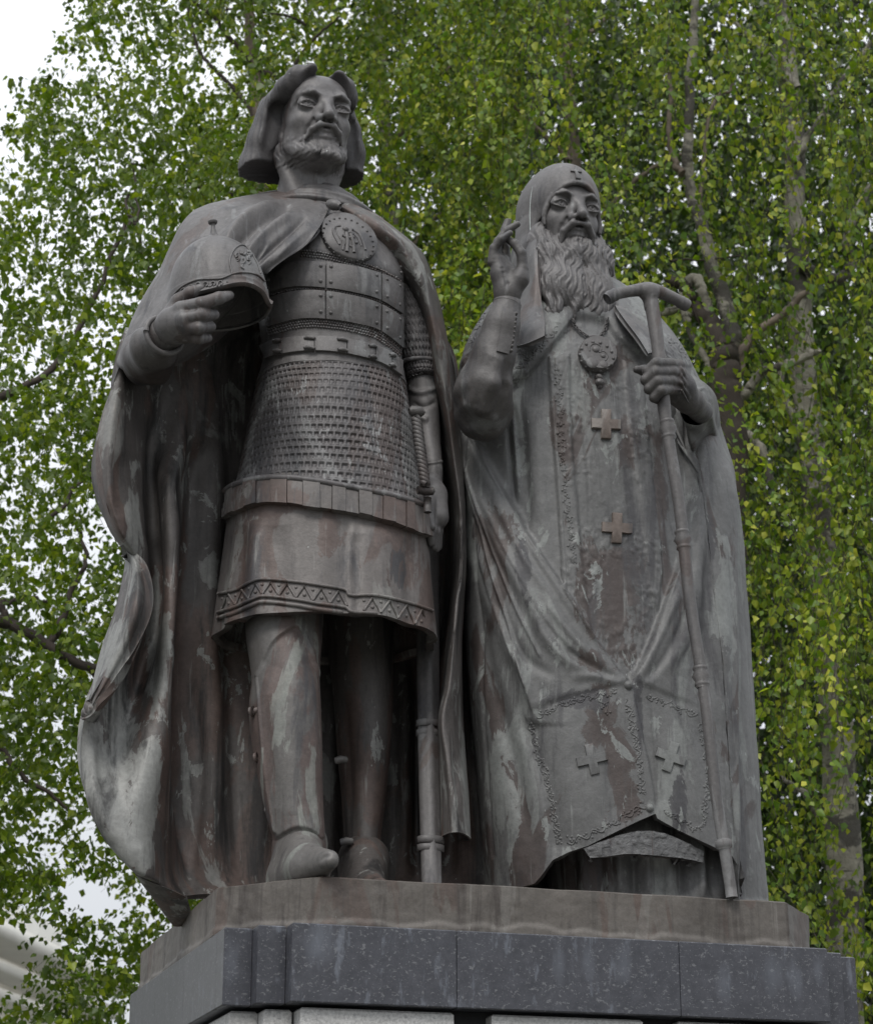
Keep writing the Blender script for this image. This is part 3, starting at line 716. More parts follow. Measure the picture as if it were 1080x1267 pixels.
# ------------------------------------------------------------------ faces
def sculpt_face(S, k=1.0, brow=1.0, cheek=1.0):
    """features of a human face in head units (cm of a 23 cm head); x viewer's right, -y forwards, z up"""
    S.ell((0, .6, 1.4), (5.8, 8.0, 6.8), 0)
    S.ell((0, -2.2, -1.5), (5.05, 6.3, 8.2), 1.8)
    S.ell((0, -3.6, -5.4), (4.3, 4.5, 4.8), 2.0)
    S.ell((0, -5.9, -8.7), (2.1, 2.1, 1.8), 2.0)                       # chin
    S.ell((0, -4.9, 3.2), (4.8, 3.1, 3.7), 2.5)                          # forehead
    for s in (-1, 1):
        S.ell((s * 3.8, -4.9, -2.2), (1.6 * cheek, 2.0 * cheek, 1.5), 2.0)             # cheekbone
        S.ell((s * 4.2, -.8, -5.8), (1.2, 3.2, 2.2), 2.2)              # jaw corner
        S.chain([(s * 1.0, -7.95, 1.9), (s * 2.9, -7.85, 2.5), (s * 4.2, -6.6, 2.1), (s * 4.9, -4.7, .7)], [.6 * brow, .7 * brow, .65 * brow, .4], .9)
    for s in (-1, 1):
        S.ell((s * 3.15, -8.75, .55), (1.75, 2.6, .85), 1.0, mode='sub')   # eye socket
        S.ell((s * 1.75, -8.4, .5), (.8, 1.2, 1.0), .8, mode='sub')
    # nose
    S.chain([(0, -7.6, 2.0), (0, -8.7, .2), (0, -10.1, -2.2)], [.8, .68, .85], .7)
    S.ell((0, -10.2, -2.55), (.95, .95, .85), .5)
    for s in (-1, 1):
        S.ell((s * 1.12, -9.05, -2.9), (.72, 1.0, .72), .45)
        S.chain([(s * .8, -8.2, 1.2), (s * 1.1, -8.0, -.8), (s * 1.5, -8.0, -2.4)], [.5, .6, .7], .9)
    for s in (-1, 1): S.ell((s * .62, -9.7, -3.5), (.38, .62, .5), .15, mode='sub')
    # eyes: ball, lids, iris ring, pupil
    for s in (-1, 1):
        c = np.array([s * 3.12, -6.5, .1]); R = 1.52
        S.ell(c, R, .12)
        def arc(z0, zc, rad, n=11, out=1.06, tuck=0.):
            pts = []
            for i in range(n):
                t = -1 + 2 * i / (n - 1); x = s * t * 1.62; zz = z0 + (zc - z0) * (1 - t * t) ** .8
                xx = x - s * .06; yy = -sqrt(max((R * out) ** 2 - xx * xx * .78 - zz * zz, .05)); pts.append(c + (xx, yy + tuck, zz))
            return pts
        S.chain(arc(-.08, .70, .2), [.10] + [.24] * 9 + [.12], .12)
        S.chain(arc(.25, 1.35, .2, out=1.0), [.25] + [.35] * 9 + [.35], .35)
        S.chain(arc(-.10, -.62, .2), [.10] + [.19] * 9 + [.12], .12)
        for t in range(14):
            a = t * pi / 7
            S.ell(c + (.64 * cos(a), -sqrt(R * R - .41) + .0, .1 + .6 * sin(a)), .15, .05, mode='sub')
        S.ell(c + (0, -R, .1), (.3, .35, .3), .05, mode='sub')
        # brow hair
        S.chain([(s * 1.15, -8.6, 1.85), (s * 2.5, -8.75, 2.3), (s * 4.0, -7.75, 2.05), (s * 4.9, -5.8, .95)], [.26, .36 * brow, .34 * brow, .12], .35)
        # fold from nose wing
        S.chain([(s * 1.9, -8.0, -2.6), (s * 2.7, -7.5, -4.2), (s * 3.1, -6.9, -5.4)], [.06, .1, .06], .9, mode='sub')
    # lips
    S.ell((0, -7.5, -5.2), (2.5, 1.1, 1.4), .8)
    S.chain([(-2.3, -7.6, -5.2), (-1.0, -8.55, -4.8), (0, -8.7, -5.0), (1.0, -8.55, -4.8), (2.3, -7.6, -5.2)], [.15, .32, .34, .32, .15], .3)
    S.chain([(-1.9, -7.6, -5.9), (-.8, -8.3, -6.0), (0, -8.45, -6.05), (.8, -8.3, -6.0), (1.9, -7.6, -5.8)], [.2, .36, .42, .36, .2], .3)
    S.chain([(-2.3, -8.0, -5.5), (0, -9.5, -5.5), (2.3, -8.0, -5.5)], [.14, .2, .14], .15, mode='sub')
    S.ell((0, -8.2, -7.4), (1.7, .8, .45), .6, mode='sub')
def ear(S, s):
    S.ell((s * 5.7, .8, -.9), (.7, 1.7, 3.0), .5, (0, 0, s * -14))
    S.ell((s * 6.2, .5, -.5), (.6, .9, 1.7), .4, (0, 0, s * -14), mode='sub')
    S.ell((s * 5.6, .2, -3.5), (.6, .8, .9), .5)
def frame_at(px, py, ydepth, unit, local, R=np.eye(3)):
    """origin of a head frame such that local point `local` is seen at (px, py) with world depth ydepth + its own"""
    off = R @ (np.array(local, float) * unit); w = P(px, py, ydepth + off[1]); return w - off

prince = empty('prince_statue', (-.3, -.1, ZP), 'dark bronze statue of a bearded prince in armour and long cloak holding a pointed helmet', 'statue', None)
# ------------------------------------------------------------------ prince: head and hair
U1 = .0236; RH = eul(2, 0, 3); OH = frame_at(402, 131, -.02, U1, (0, -7.6, .3), RH)
def prince_head():
    S = SDF((-9.5, -13, -20), (9.5, 11, 12.5), .185, OH, U1, RH)
    S.chain([(0, 1.8, -6), (0, 2.8, -12), (0, 3.4, -20)], [4.6, 4.6, 6.4], 2.0)      # neck
    S.chain([(-6, 1.5, -5.5), (-1.5, -1.6, -18.5)], [1.3, 1.1], 1.3); S.chain([(6, 1.5, -5.5), (1.5, -1.6, -18.5)], [1.3, 1.1], 1.3)
    S.ell((0, -2.4, -12.5), (.9, .9, 1.5), 1.6)
    sculpt_face(S)
    for s in (-1, 1): ear(S, s)
    # short full beard
    S.ell((0, -6.4, -8.2), (3.0, 2.5, 1.8), 1.0)
    rr = random.Random(4)
    for s in (-1, 1):
        S.chain([(s * 5.0, -1.6, -3.2), (s * 4.7, -2.2, -5.6), (s * 3.8, -4.5, -7.6), (s * 1.8, -6.9, -8.7)], [.5, .9, 1.25, 1.3], .7)
        S.chain([(0, -9.35, -4.1), (s * 1.3, -9.3, -4.25), (s * 2.5, -8.5, -5.0), (s * 3.3, -7.3, -6.6)], [.32, .52, .52, .28], .3)
        for i in range(16):
            t = rr.random(); a = np.array([s * (2.2 + 3.1 * t), -7.4 + 4.8 * t, -6.6 + 2.2 * t + rr.uniform(-1.2, .6)])
            S.chain([a, a + (s * rr.uniform(-.6, .2), -rr.uniform(.1, .5), -1.0), a + (rr.uniform(-.9, .4) * s, .3, -1.7)], [.3, .44, .2], .3)
    for i in range(16):
        x = rr.uniform(-2.4, 2.4); z = -7.9 + rr.uniform(-.4, .3)
        S.chain([(x, -8.4 + abs(x) * .35, z), (x + rr.uniform(-.5, .5), -8.9 + abs(x) * .4, z - 1.3), (x * .8, -8.1 + abs(x) * .3, z - 1.6)], [.3, .5, .3], .35)
    S.disp(lambda x, y, z: .10 * np.sin(8 * x + 2.2 * np.sin(1.7 * z) + y * 2) * np.sin(2.3 * z + 3 * x) * np.clip((-5.2 - z) * .8, 0, 1) * np.clip((z + 10.2) * 1.2, 0, 1) * (np.abs(x) + np.abs(z + 6) * .9 > 2.0))
    return S.build('head', M['face'], prince)
prince_head()
def prince_hair():
    S = SDF((-17, -11, -15), (14, 12, 14), .24, OH, U1, RH)
    S.ell((0, 2.0, 1.6), (6.6, 7.8, 6.9), 0)
    # two smooth wings rising from the parting and sweeping back over the temples
    S.chain([(-.8, -6.4, 6.7), (-2.6, -6.9, 7.3), (-4.8, -5.9, 6.5), (-6.3, -3.9, 4.8), (-7.1, -1.6, 3.2), (-7.4, .4, 2.0)], [.5, .95, 1.2, 1.35, 1.4, 1.2], 1.4)
    S.chain([(.8, -6.4, 6.5), (2.6, -6.9, 6.9), (4.2, -6.0, 5.8), (5.2, -4.8, 4.0), (5.6, -3.8, 2.2)], [.5, .95, 1.15, 1.2, 1.0], 1.4)
    for s in (-1, 1):
        S.ell((s * 3.3, -1.5, 5.2), (3.7, 5.2, 3.2), 2.0); S.ell((s * 4.2, 2.6, 4.6), (3.3, 4.4, 3.6), 2.0)
    # falls: broad sheets flaring to a straight cut edge
    S.chain([(-6.6, .4, 3.0), (-7.5, .8, 0), (-8.7, 1.2, -4.5), (-9.6, 1.6, -9.5), (-10.2, 1.8, -13)], [1.6, 1.7, 1.75, 1.75, 1.7], 2.0)
    S.chain([(-6.8, 2.8, 3), (-8.0, 3.2, -3), (-9.3, 3.8, -8), (-9.6, 4.4, -14)], [2.2, 2.2, 2.2, 2.2], 2.6)
    S.chain([(-5.6, 5.0, 3), (-6.6, 5.2, -4), (-7.2, 5.6, -15)], [2.6, 2.5, 2.4], 2.6)
    S.chain([(-3, 6.2, 3), (-3.6, 6.2, -5), (-4.4, 6.4, -15)], [3, 2.5, 2.3], 2.6)
    S.chain([(5.9, .2, 2.6), (7.0, .4, .4), (8.0, .7, -3.5), (8.3, 1.2, -9.5), (8.3, 1.4, -13)], [1.5, 1.7, 1.75, 1.75, 1.7], 2.0)
    S.chain([(6.2, 2.8, 3), (7.4, 3.2, -3), (7.7, 4.0, -13)], [2.2, 2.2, 2.2], 2.6)
    S.chain([(4.4, 5.2, 3), (5.2, 5.6, -5), (5.0, 5.8, -13)], [2.6, 2.5, 2.3], 2.6)
    S.chain([(0, 6.4, 3), (0, 6.4, -5), (0, 6.4, -14)], [3, 2.4, 2.2], 2.6)
    S.chain([(0, -9, 6.6), (0, -3.5, 8.7), (0, 4, 9.4)], [.4, .45, .45], .5, mode='sub')
    S.ell((0, -9.4, -.6), (5.4, 6.6, 8.4), .6, mode='sub')
    S.box((0, -6.5, -9), (5.0, 6.3, 8), 1.5, .6, mode='sub')
    S.box((-6.0, -4.9, -7), (3.0, 4.3, 9), 1.2, .6, (0, 8, 0), mode='sub')
    S.box((6.0, -5.4, -7), (2.6, 4.3, 9), 1.2, .6, (0, -4, 0), mode='sub')
    # combed strands: grooves that run with the falls
    def comb(x, y, z):
        az = np.arctan2(x, -(y - 2)); w = 1.0 + .25 * np.sin(z * .35)
        g = .8 * np.sin(az * 31 + .9 * np.sin(z * .3)) + .8 * np.sin(az * 64 + 1.3 * np.sin(z * .4 + 2))
        lo_ = np.clip((6.5 - z) / 5, 0, 1)
        top = np.sin(2.3 * (y * .8 + np.abs(x) * .25) + .5 * np.sin(x)) + .5 * np.sin(5.1 * (y * .8 + np.abs(x) * .25))
        return .12 * (g * lo_ + top * (1 - lo_))
    S.disp(comb)
    S.box((-7.5, 2, -12.9), (9, 12, 4.4), .2, .3, (-6, -12, 0), mode='sub')
    S.box((8, 2, -11.6), (7.6, 12, 3.8), .2, .3, (-6, 6, 0), mode='sub')
    S.chain([(0, -9, 7.4), (0, -3.5, 10.4), (0, 4, 11.2)], [.45, .5, .5], .6, mode='sub')
    S.ell((0, -9.4, -.4), (6.0, 6.6, 8.7), .8, mode='sub')
    S.box((0, -6.5, -9), (5.4, 6.3, 8), 1.5, .8, mode='sub')
    S.box((-6.6, -4.5, -7), (3.2, 4.3, 9), 1.5, .8, (0, 8, 0), mode='sub')
    S.box((6.4, -5.0, -7), (2.6, 4.3, 9), 1.5, .8, (0, -4, 0), mode='sub')
    return S.build('hair', M['hair'], prince)
prince_hair()

# ------------------------------------------------------------------ prince: body under the armour
def rings(spec, m=40, power=2.2): return ring_rows(spec, m, power)
torso = Cloth(rings([(368, 428, 246, .12, .0), (362, 436, 254, .14, .0), (340, 452, 263, .18, .0), (322, 480, 274, .22, 0), (316, 494, 290, .25, 0), (316, 499, 315, .275, 0),
                     (320, 501, 345, .285, 0), (324, 499, 380, .275, 0), (327, 497, 410, .265, 0), (322, 500, 432, .275, 0), (318, 503, 445, .28, 0)]), 150, 300, True, True)
plate_edges = [[(333, 352), (365, 341), (405, 343), (450, 350), (475, 358), (497, 370)]]
torso.relief([('area', [(416, 262), (440, 268), (475, 290), (499, 312), (500, 350), (470, 335), (440, 324), (400, 314), (380, 312), (385, 290)], 12, 1.2)])
torso.wrinkle(.003, 12, 4); torso.wrinkle(.0015, 40, 5); torso.build('cuirass', M['bronze'], prince, .02)
TF = Face(torso)
def strip(top, bot, x0, x1):
    """pixel columns cut out of a band between a top and a bottom line"""
    t = smooth_poly(top, 80); b = smooth_poly(bot, 80)
    f = lambda a, x: (x, float(np.interp(x, a[:, 0], a[:, 1])))
    return [f(t, x0), f(b, x0)], [f(t, x1), f(b, x1)]
bands = [  # (top line, bottom line, cuts)
    ([(330, 349), (359, 326), (401, 325.5), (440, 331), (472, 339.5), (497, 351)], [(329, 363), (365, 355), (405, 357), (440, 363), (468, 371), (497, 389)], [331, 402, 404, 469, 471, 496]),
    ([(330, 369), (369, 360), (405, 361), (440, 367), (468, 376), (497, 393)], [(330, 405), (369, 395), (405, 395), (440, 401), (468, 409), (497, 431)], [331, 402, 404, 469, 471, 496])]
riv = MB()
for t, b, cuts in bands:
    for k in range(0, len(cuts), 2):
        L, R = strip(t, b, cuts[k], cuts[k + 1]); m = MB()
        c = max(5, int((cuts[k + 1] - cuts[k]) / 4))
        tt = smooth_poly(t, 80); bb = smooth_poly(b, 80); xs = np.linspace(cuts[k], cuts[k + 1], c)
        Lf = [(x, float(np.interp(x, tt[:, 0], tt[:, 1]))) for x in xs]; Rf = [(x, float(np.interp(x, bb[:, 0], bb[:, 1]))) for x in xs]
        TF.plate(m, Lf[::-1], Rf[::-1], c, 9, .013, .01, .004)
        m.build('armour_plate', M['bronze'], prince, True, 40)
        for x in (cuts[k] + 5, cuts[k + 1] - 5):
            for f in (.2, .8):
                y = np.interp(x, tt[:, 0], tt[:, 1]) * (1 - f) + np.interp(x, bb[:, 0], bb[:, 1]) * f; TF.dome(riv, x, y - 1.0, .0085, .9, 8, .014)
# band of leather tabs at the waist, with slots
t = [(322, 427), (345, 420), (385, 417.5), (425, 419.5), (468, 430), (497, 448)]; b = [(320, 447), (345, 440), (385, 435), (425, 438), (468, 449), (497, 467)]
tt = smooth_poly(t, 80); bb = smooth_poly(b, 80)
for x0, x1 in ((324, 347), (348, 389), (390, 428), (429, 462), (463, 482), (483, 495)):
    xs = np.linspace(x0, x1, max(4, int((x1 - x0) / 5))); m = MB()
    TF.plate(m, [(x, float(np.interp(x, tt[:, 0], tt[:, 1]))) for x in xs][::-1], [(x, float(np.interp(x, bb[:, 0], bb[:, 1]))) for x in xs][::-1], len(xs), 7, .014, .01, .002)
    m.build('belt_tab', M['bronze'], prince, True, 40)
for x in (347, 384, 423, 459, 482):
    for f, in ((.18,), (.86,)):
        y = np.interp(x, tt[:, 0], tt[:, 1]) * (1 - f) + np.interp(x, bb[:, 0], bb[:, 1]) * f
        m = MB(); TF.tube(m, [(x - 7 * (1 - abs(x - 400) / 160), y), (x, y - .5), (x + 7 * (1 - abs(x - 400) / 160), y + 1)], [.006, .010, .006], .018, 7, 8); m.build('lace', M['bronze'], prince)
# mail showing between the plates: small beads in rows
beads = MB()
for line, nrow in (([(372, 313), (400, 316), (440, 326), (475, 339), (497, 352)], 3), ([(331, 409), (369, 400), (405, 400), (440, 406), (468, 415), (497, 437)], 4), ([(331, 366), (369, 357.5), (405, 359), (440, 365), (468, 373), (497, 391)], 1)):
    q = smooth_poly(line, 200); L = np.r_[0, np.cumsum(np.hypot(*np.diff(q, axis=0).T))]
    for r_ in range(nrow):
        for sg in np.arange(1 + (r_ % 2) * 1.7, L[-1] - 1, 3.4): TF.dome(beads, np.interp(sg, L, q[:, 0]), np.interp(sg, L, q[:, 1]) + (r_ - (nrow - 1) / 2) * 3.4 + RNG.uniform(-.4, .4), .0062, 1.3, 6)
tag(beads.build('mail_rings', M['mail'], prince), kind='stuff')
# round breast medallion with a winged figure
def ell_px(cx, cy, rx, ry, phi, n=40): return [(cx + rx * cos(a), cy + ry * sin(a + phi)) for a in np.linspace(0, 2 * pi, n, endpoint=False)]
m = MB(); TF.poly(m, ell_px(431, 296, 34.5, 29.5, .33), .026, .03, .2); med = m.build('medallion', M['bronze'], prince, True, 45)
mv = np.array([v.co for v in med.data.vertices]) + np.array(prince.location); MF = Face((mv, np.array([p.vertices[:] for p in med.data.polygons if len(p.vertices) == 4])))
m = MB()
MF2 = Face(torso, (mv, np.array([p.vertices[:] for p in med.data.polygons if len(p.vertices) == 4])))
fan = Face(torso, (mv, np.array([list(p.vertices[:]) + [p.vertices[0]] if len(p.vertices) == 3 else p.vertices[:] for p in med.data.polygons])))
for pl, rr_ in (([(421, 279), (414, 280), (412, 286), (415, 294), (420, 302)], .006), ([(416, 283), (418, 290), (423, 298)], .004), ([(436, 284), (444, 289), (449, 298), (452, 309)], .006), ([(437, 289), (443, 295), (447, 304)], .004),
                ([(428, 287), (430, 298), (429, 311)], .009), ([(433, 288), (437, 300), (438, 312)], .008), ([(424, 291), (431, 294), (438, 293)], .007), ([(427, 302), (436, 305)], .005), ([(423, 297), (425, 303), (424, 309)], .005)):
    fan.tube(m, pl, rr_, .0, 12)
fan.dome(m, 427.5, 283, .014, .9, 12); fan.dome(m, 441, 300, .008, .9, 8)
m.build('winged_figure_relief', M['bronze'], prince)
for x, y in ell_px(431, 296, 31, 26.3, .33, 26): fan.dome(riv, x, y, .0055, 1.2, 6)
for x, y in [(491, 309), (494, 316), (495, 323), (495.5, 330), (496, 337), (490, 343), (478, 337), (466, 331)]: TF.dome(riv, x, y, .0075, 1.2, 6)
tag(riv.build('rivets', M['bronze'], prince), kind='stuff')

# ------------------------------------------------------------------ mail shirt: rows of raised rings with recessed eyes
mail = Cloth(rings([(320, 501, 438, .275, 0), (313, 507, 470, .29, 0), (303, 513, 520, .31, 0), (295, 520, 560, .325, 0), (284, 528, 603, .345, 0), (283, 529, 612, .345, 0)]), 264, 580, True, True)
def mail_pattern(C, nr, nc):
    n, m_ = C.G.shape[:2]; av = np.arange(m_) * 2 * pi / m_; av = (av - .45 * np.sin(av)) / (2 * pi)
    u = np.linspace(0, nr, n)[:, None] * np.ones((1, m_)); row = np.floor(u); fu = u - row
    v = (av[None] * nc + .5 * (row % 2)); v = v + .10 * vnoise(C.G, 9, 3); fu = np.clip(fu + .1 * vnoise(C.G, 11, 8), 0, 1); fv = v - np.floor(v)
    x = np.abs(fv - .5) * 2; hole = (1 / (1 + np.exp((x - .68) * 26))) * (1 / (1 + np.exp((np.abs(fu - .52) - .26) * 34))); hole = hole * (1 - .85 / (1 + np.exp((x - .40) * 26)) / (1 + np.exp((.46 - fu) * 34)))
    arch = np.exp(-((x - .78) / .2) ** 2) * (fu > .2) + np.exp(-((fu - .22) / .12) ** 2) * (x < .85)
    wear = .45 + .55 * np.clip(.62 + 1.1 * vnoise(C.G, 5, 21) + .5 * vnoise(C.G, 14, 22), 0, 1)
    return (-.0085 * hole + .0020 * np.clip(arch, 0, 1)) * wear + .0015 * vnoise(C.G, 40, 5)
mail.displace(.006 * vnoise(mail.G, 4, 2)); mail.displace(mail_pattern(mail, 22, 84))
mail.build('mail_shirt', M['mail'], prince, 0)
# tunic skirt
hem_edge = [(270, 765), (293, 759), (312, 751), (327, 748), (365, 753), (400, 757), (430, 762), (434, 768), (468, 768), (508, 781), (535, 795)]
tunic = Cloth(rings([(289, 524, 582, .322, 0), (286, 526, 600, .332, 0), (283, 528, 625, .342, 0), (279, 531, 660, .35, 0), (274, 534, 700, .362, 0), (270, 537, 735, .372, 0), (268, 539, 757, .378, 0)], 48, 2.3), 160, 360, True, True)
an = np.arange(360) * 2 * pi / 360; an = (-pi / 2 + an - .45 * np.sin(an))[None]; uu = np.linspace(0, 1, 160)[:, None]
tunic.displace(uu ** 1.5 * (.010 * np.sin(7 * an + 1) + .007 * np.sin(13 * an + .5)) * (np.sin(an) > -.2) + .004 * vnoise(tunic.G, 5, 4))
tunic.relief([('ridge', [(322, 640), (318, 690), (314, 765)], 22, 11), ('ridge', [(345, 650), (350, 765)], -10, 14), ('ridge', [(300, 650), (293, 765)], -14, 9),
              ('step', [(426, 800), (432, 760), (430, 700), (436, 640)], 34, 2.0, 26), ('ridge', [(440, 645), (438, 700), (440, 780)], -22, 8), ('ridge', [(470, 650), (474, 790)], 16, 16), ('ridge', [(505, 660), (510, 790)], -12, 9), ('ridge', [(400, 640), (404, 765)], 8, 14)])
tunic.wrinkle(.0016, 18, 4)
tunic.build('tunic_skirt', M['tunic'], prince, .03)
UF = Face(tunic); MAF = Face(mail, tunic)
# pleated belt hanging under the mail: single strips
bt = [(280, 618), (296, 606), (325, 598), (356, 598), (393, 602), (428, 608), (468, 616), (497, 623), (527, 634)]
bb_ = [(280, 643), (296, 636), (325, 626), (356, 626), (393, 632), (437, 639), (465, 646), (497, 655), (527, 666)]
tt = smooth_poly(bt, 160); bb = smooth_poly(bb_, 160); cuts = [281, 289, 297, 309, 323, 339, 357.5, 375, 395, 409, 425, 441, 457, 469.5, 484, 496, 505, 515.5, 526]
BF = UF
for i in range(len(cuts) - 1):
    x0, x1 = cuts[i] + .3, cuts[i + 1] - .3; xs = np.linspace(x0, x1, 5); m = MB(); j1, j2 = RNG.uniform(-.8, .8, 2)
    BF.plate(m, [(x, float(np.interp(x, tt[:, 0], tt[:, 1]))) for x in xs][::-1], [(x, float(np.interp(x, bb[:, 0], bb[:, 1])) + j1) for x in xs][::-1], 5, 6, .030 + .006 * (i % 2) + RNG.uniform(0, .003), .02, 0)
    m.build('belt_strip', M['tunic'], prince, True, 35)
m = MB(); BF.tube(m, [(x, y - 2) for x, y in bt], .013, .030, 90, 8); m.build('mail_border', M['mail'], prince)
# embroidered hem: two cords and a row of triangles with pellets
ht = [(271, 735), (293, 730), (312, 720), (327, 717), (365, 720), (393, 724), (427, 730), (434, 737), (465, 737), (508, 747), (534, 756)]
hb = [(270, 758), (293, 751), (312, 742), (327, 738), (365, 742), (393, 747), (427, 752), (437, 758), (468, 760), (508, 773), (534, 784)]
m = MB(); UF.tube(m, ht, .007, .004, 120, 6); UF.tube(m, hb, .007, .004, 120, 6); UF.tube(m, [(x, y + 7) for x, y in hb], .009, .002, 120, 6); m.build('hem_cords', M['tunic'], prince)
ta = smooth_poly(ht, 160); tb = smooth_poly(hb, 160); m = MB(); x = 275.0; k = 0
fy = lambda a, q: float(np.interp(q, a[:, 0], a[:, 1]))
while x < 528:
    w = 8.2 if x < 310 or x > 500 else 10.5
    if not (426 < x < 440):
        UF.tube(m, [(x, fy(tb, x) - 3), (x + w, fy(ta, x + w) + 3)], .0055, .002, 5, 5); UF.tube(m, [(x + w, fy(ta, x + w) + 3), (x + 2 * w, fy(tb, x + 2 * w) - 3)], .0055, .002, 5, 5)
        UF.dome(m, x + w, fy(ta, x + w) * .35 + fy(tb, x + w) * .65, .0085, .8, 8); UF.dome(m, x + .1, fy(ta, x) * .7 + fy(tb, x) * .3, .007, .8, 8)
    x += 2 * w
tag(m.build('hem_ornament', M['tunic'], prince), kind='stuff')

# ------------------------------------------------------------------ legs and boots
legA = Cloth(rings([(303, 402, 730, .17, -.10), (305, 399, 776, .16, -.12), (311, 396, 826, .15, -.16), (308, 398, 866, .155, -.18), (313, 399, 921, .15, -.20), (324, 399, 975, .13, -.23), (336, 400, 1024, .115, -.26), (341, 401, 1062, .105, -.27)], 32, 2.05), 220, 160, True, True)
legA.relief([('step', [(317, 836), (334, 797), (360, 776), (372, 776), (384, 800), (396, 836)], -14, 1.0, 30), ('line', [(317, 836), (334, 797), (360, 776), (372, 776), (384, 800), (396, 836)], 7, 1.6), ('line', [(318, 840), (322, 900), (330, 970), (342, 1030)], 6, 1.3), ('ridge', [(366, 790), (362, 900), (360, 1010)], 9, 12), ('ridge', [(330, 860), (333, 930), (345, 1000)], -7, 7),
             ('step', [(398, 1046), (386, 1030), (365, 1026), (340, 1040)], 13, .8, 60)])
legA.wrinkle(.004, 6, 3); legA.wrinkle(.0012, 25, 6); legA.build('leg', M['leg'], prince, 0)
legB = Cloth(rings([(402, 488, 720, .15, .22), (405, 487, 790, .14, .21), (412, 486, 850, .135, .20), (416, 485, 905, .135, .19), (421, 480, 965, .115, .18), (425, 473, 1015, .10, .16), (427, 471, 1050, .095, .14), (428, 472, 1080, .095, .12)], 32, 2.05), 180, 130, True, True)
legB.relief([('step', [(472, 1066), (455, 1052), (428, 1062)], -10, .8, 40), ('ridge', [(425, 860), (432, 960), (436, 1050)], -8, 6), ('ridge', [(412, 900), (419, 1050)], 8, 3)])
legB.wrinkle(.005, 6, 5); legB.build('leg', M['cloak'], prince, 0)  # rear leg takes the darker cloak bronze, its shadow painted by colour
def shoe(pts, name='shoe', sole=None):
    c = np.mean([p[0] for p in pts], axis=0); S = SDF((-.5, -.62, -.3), (.5, .5, .3), .006, (c[0], c[1], c[2]))
    for (p, r_), (q, r2) in zip(pts[:-1], pts[1:]): S.cap(S.loc(p), S.loc(q), r_, r2, .05)
    return S
def toe_shoe(ank, heel, ball, tip, rise):
    """pointed soft boot: instep, flat foot, lifted toe with a ridge down the middle"""
    S = shoe([(ank, .094), (heel, .092)])
    S.cap(S.loc(heel), S.loc(ball), .092, .072, .05); S.cap(S.loc(ank), S.loc(ball), .088, .050, .05)
    S.cap(S.loc(ball), S.loc(tip), .070, .026, .03); S.cap(S.loc(ball) + (0, 0, .045), S.loc(tip) + (0, 0, .022), .035, .014, .04)
    z0 = S.loc((0, 0, ZP))[2]; S.box((0, .1, z0 - .25), (1, .72, .25), 0, .010, mode='sub')
    return S
fa = np.array([-.075, 0, 0])
ank = P(371, 1046, -.24); heel = np.array([P(364, 1080, -.30)[0], -.30, ZP + .06]); ball = np.array([P(382, 1075, -.60)[0], -.60, ZP + .052]); tip = P(409, 1067, -.80)
S = toe_shoe(ank, heel, ball, tip, .05); S.cap(S.loc(P(352, 1083, -.66)), S.loc(P(412, 1056, -.84)), .006, .004, .012, mode='sub'); S.build('shoe', M['leg'], prince)
ank = P(450, 1066, .12); heel = np.array([P(448, 1080, .08)[0], .08, ZP + .06]); ball = np.array([P(456, 1080, -.16)[0], -.16, ZP + .05]); tip = np.array([P(474, 1080, -.34)[0], -.34, ZP + .035])
toe_shoe(ank, heel, ball, tip, .0).build('shoe', M['cloak'], prince)  # same darker bronze as the rear leg, shade put into the colour
# greave clasps
LF = Face(legA, legB)
for x, y in ((313, 880), (319, 937), (333, 1003)):
    m = MB(); w = P(x + 4, y, -.24); m.tube([w + (-.012, .02, 0), w + (.008, .0, .004), w + (.028, .0, .008)], [.013, .015, .012], 8); m.tube([w + (-.016, .02, .0), w + (-.006, .01, .003)], .020, 8); m.build('buckle', M['leg'], prince)
for x, y in ((414, 942), (421, 1043)):
    m = MB(); w = P(x + 7, y, .05); m.tube([w + (-.02, 0, 0), w + (.0, -.01, .004), w + (.022, 0, .006)], [.014, .017, .014], 8); m.build('buckle', M['leg'], prince)

# ------------------------------------------------------------------ sword and scabbard
tw = MB(); a0, a1 = P(515, 516, -.27), P(526, 600, -.30); n = 60; ts = np.linspace(0, 1, n); ax = a0 + (a1 - a0) * ts[:, None]
for ph in (0, 2.09, 4.18): tw.tube(ax + .010 * np.stack([np.cos(ts * 34 + ph), np.sin(ts * 34 + ph), 0 * ts], -1), .0125, 7)
tw.build('sword_grip', M['sleeve'], prince)
m = MB(); p = P(515, 509, -.27); m.tube([p + (-.03, 0, 0), p + (-.02, 0, 0), p + (.02, 0, 0), p + (.032, 0, 0)], [.012, .022, .022, .012], 10); m.build('pommel', M['sleeve'], prince)
m = MB(); p = P(527, 607, -.28); m.tube([p + (-.035, 0, .0), p, p + (.03, 0, 0)], [.016, .02, .016], 10); p = P(529, 625, -.3); m.tube([p + (0, 0, .03), p + (0, 0, -.03)], .016, 8); m.build('cross_guard', M['sleeve'], prince)
sc = [P(528, 640, .10), P(529, 760, .08), P(530, 850, .02), P(531, 950, -.06), P(533, 1040, -.14), P(534, 1100, -.20)]
G = []
for i, c in enumerate(crom(np.array(sc), 50)):
    w = .052 * (1 - .25 * i / 50); G.append([c + (w * cos(a), .028 * sin(a) - .012 * (abs(cos(a)) < .3), 0) for a in np.linspace(0, 2 * pi, 16, endpoint=False)])
m = MB(); m.grid(np.array(G), closed_v=True); m.build('scabbard', M['bronze'], prince)
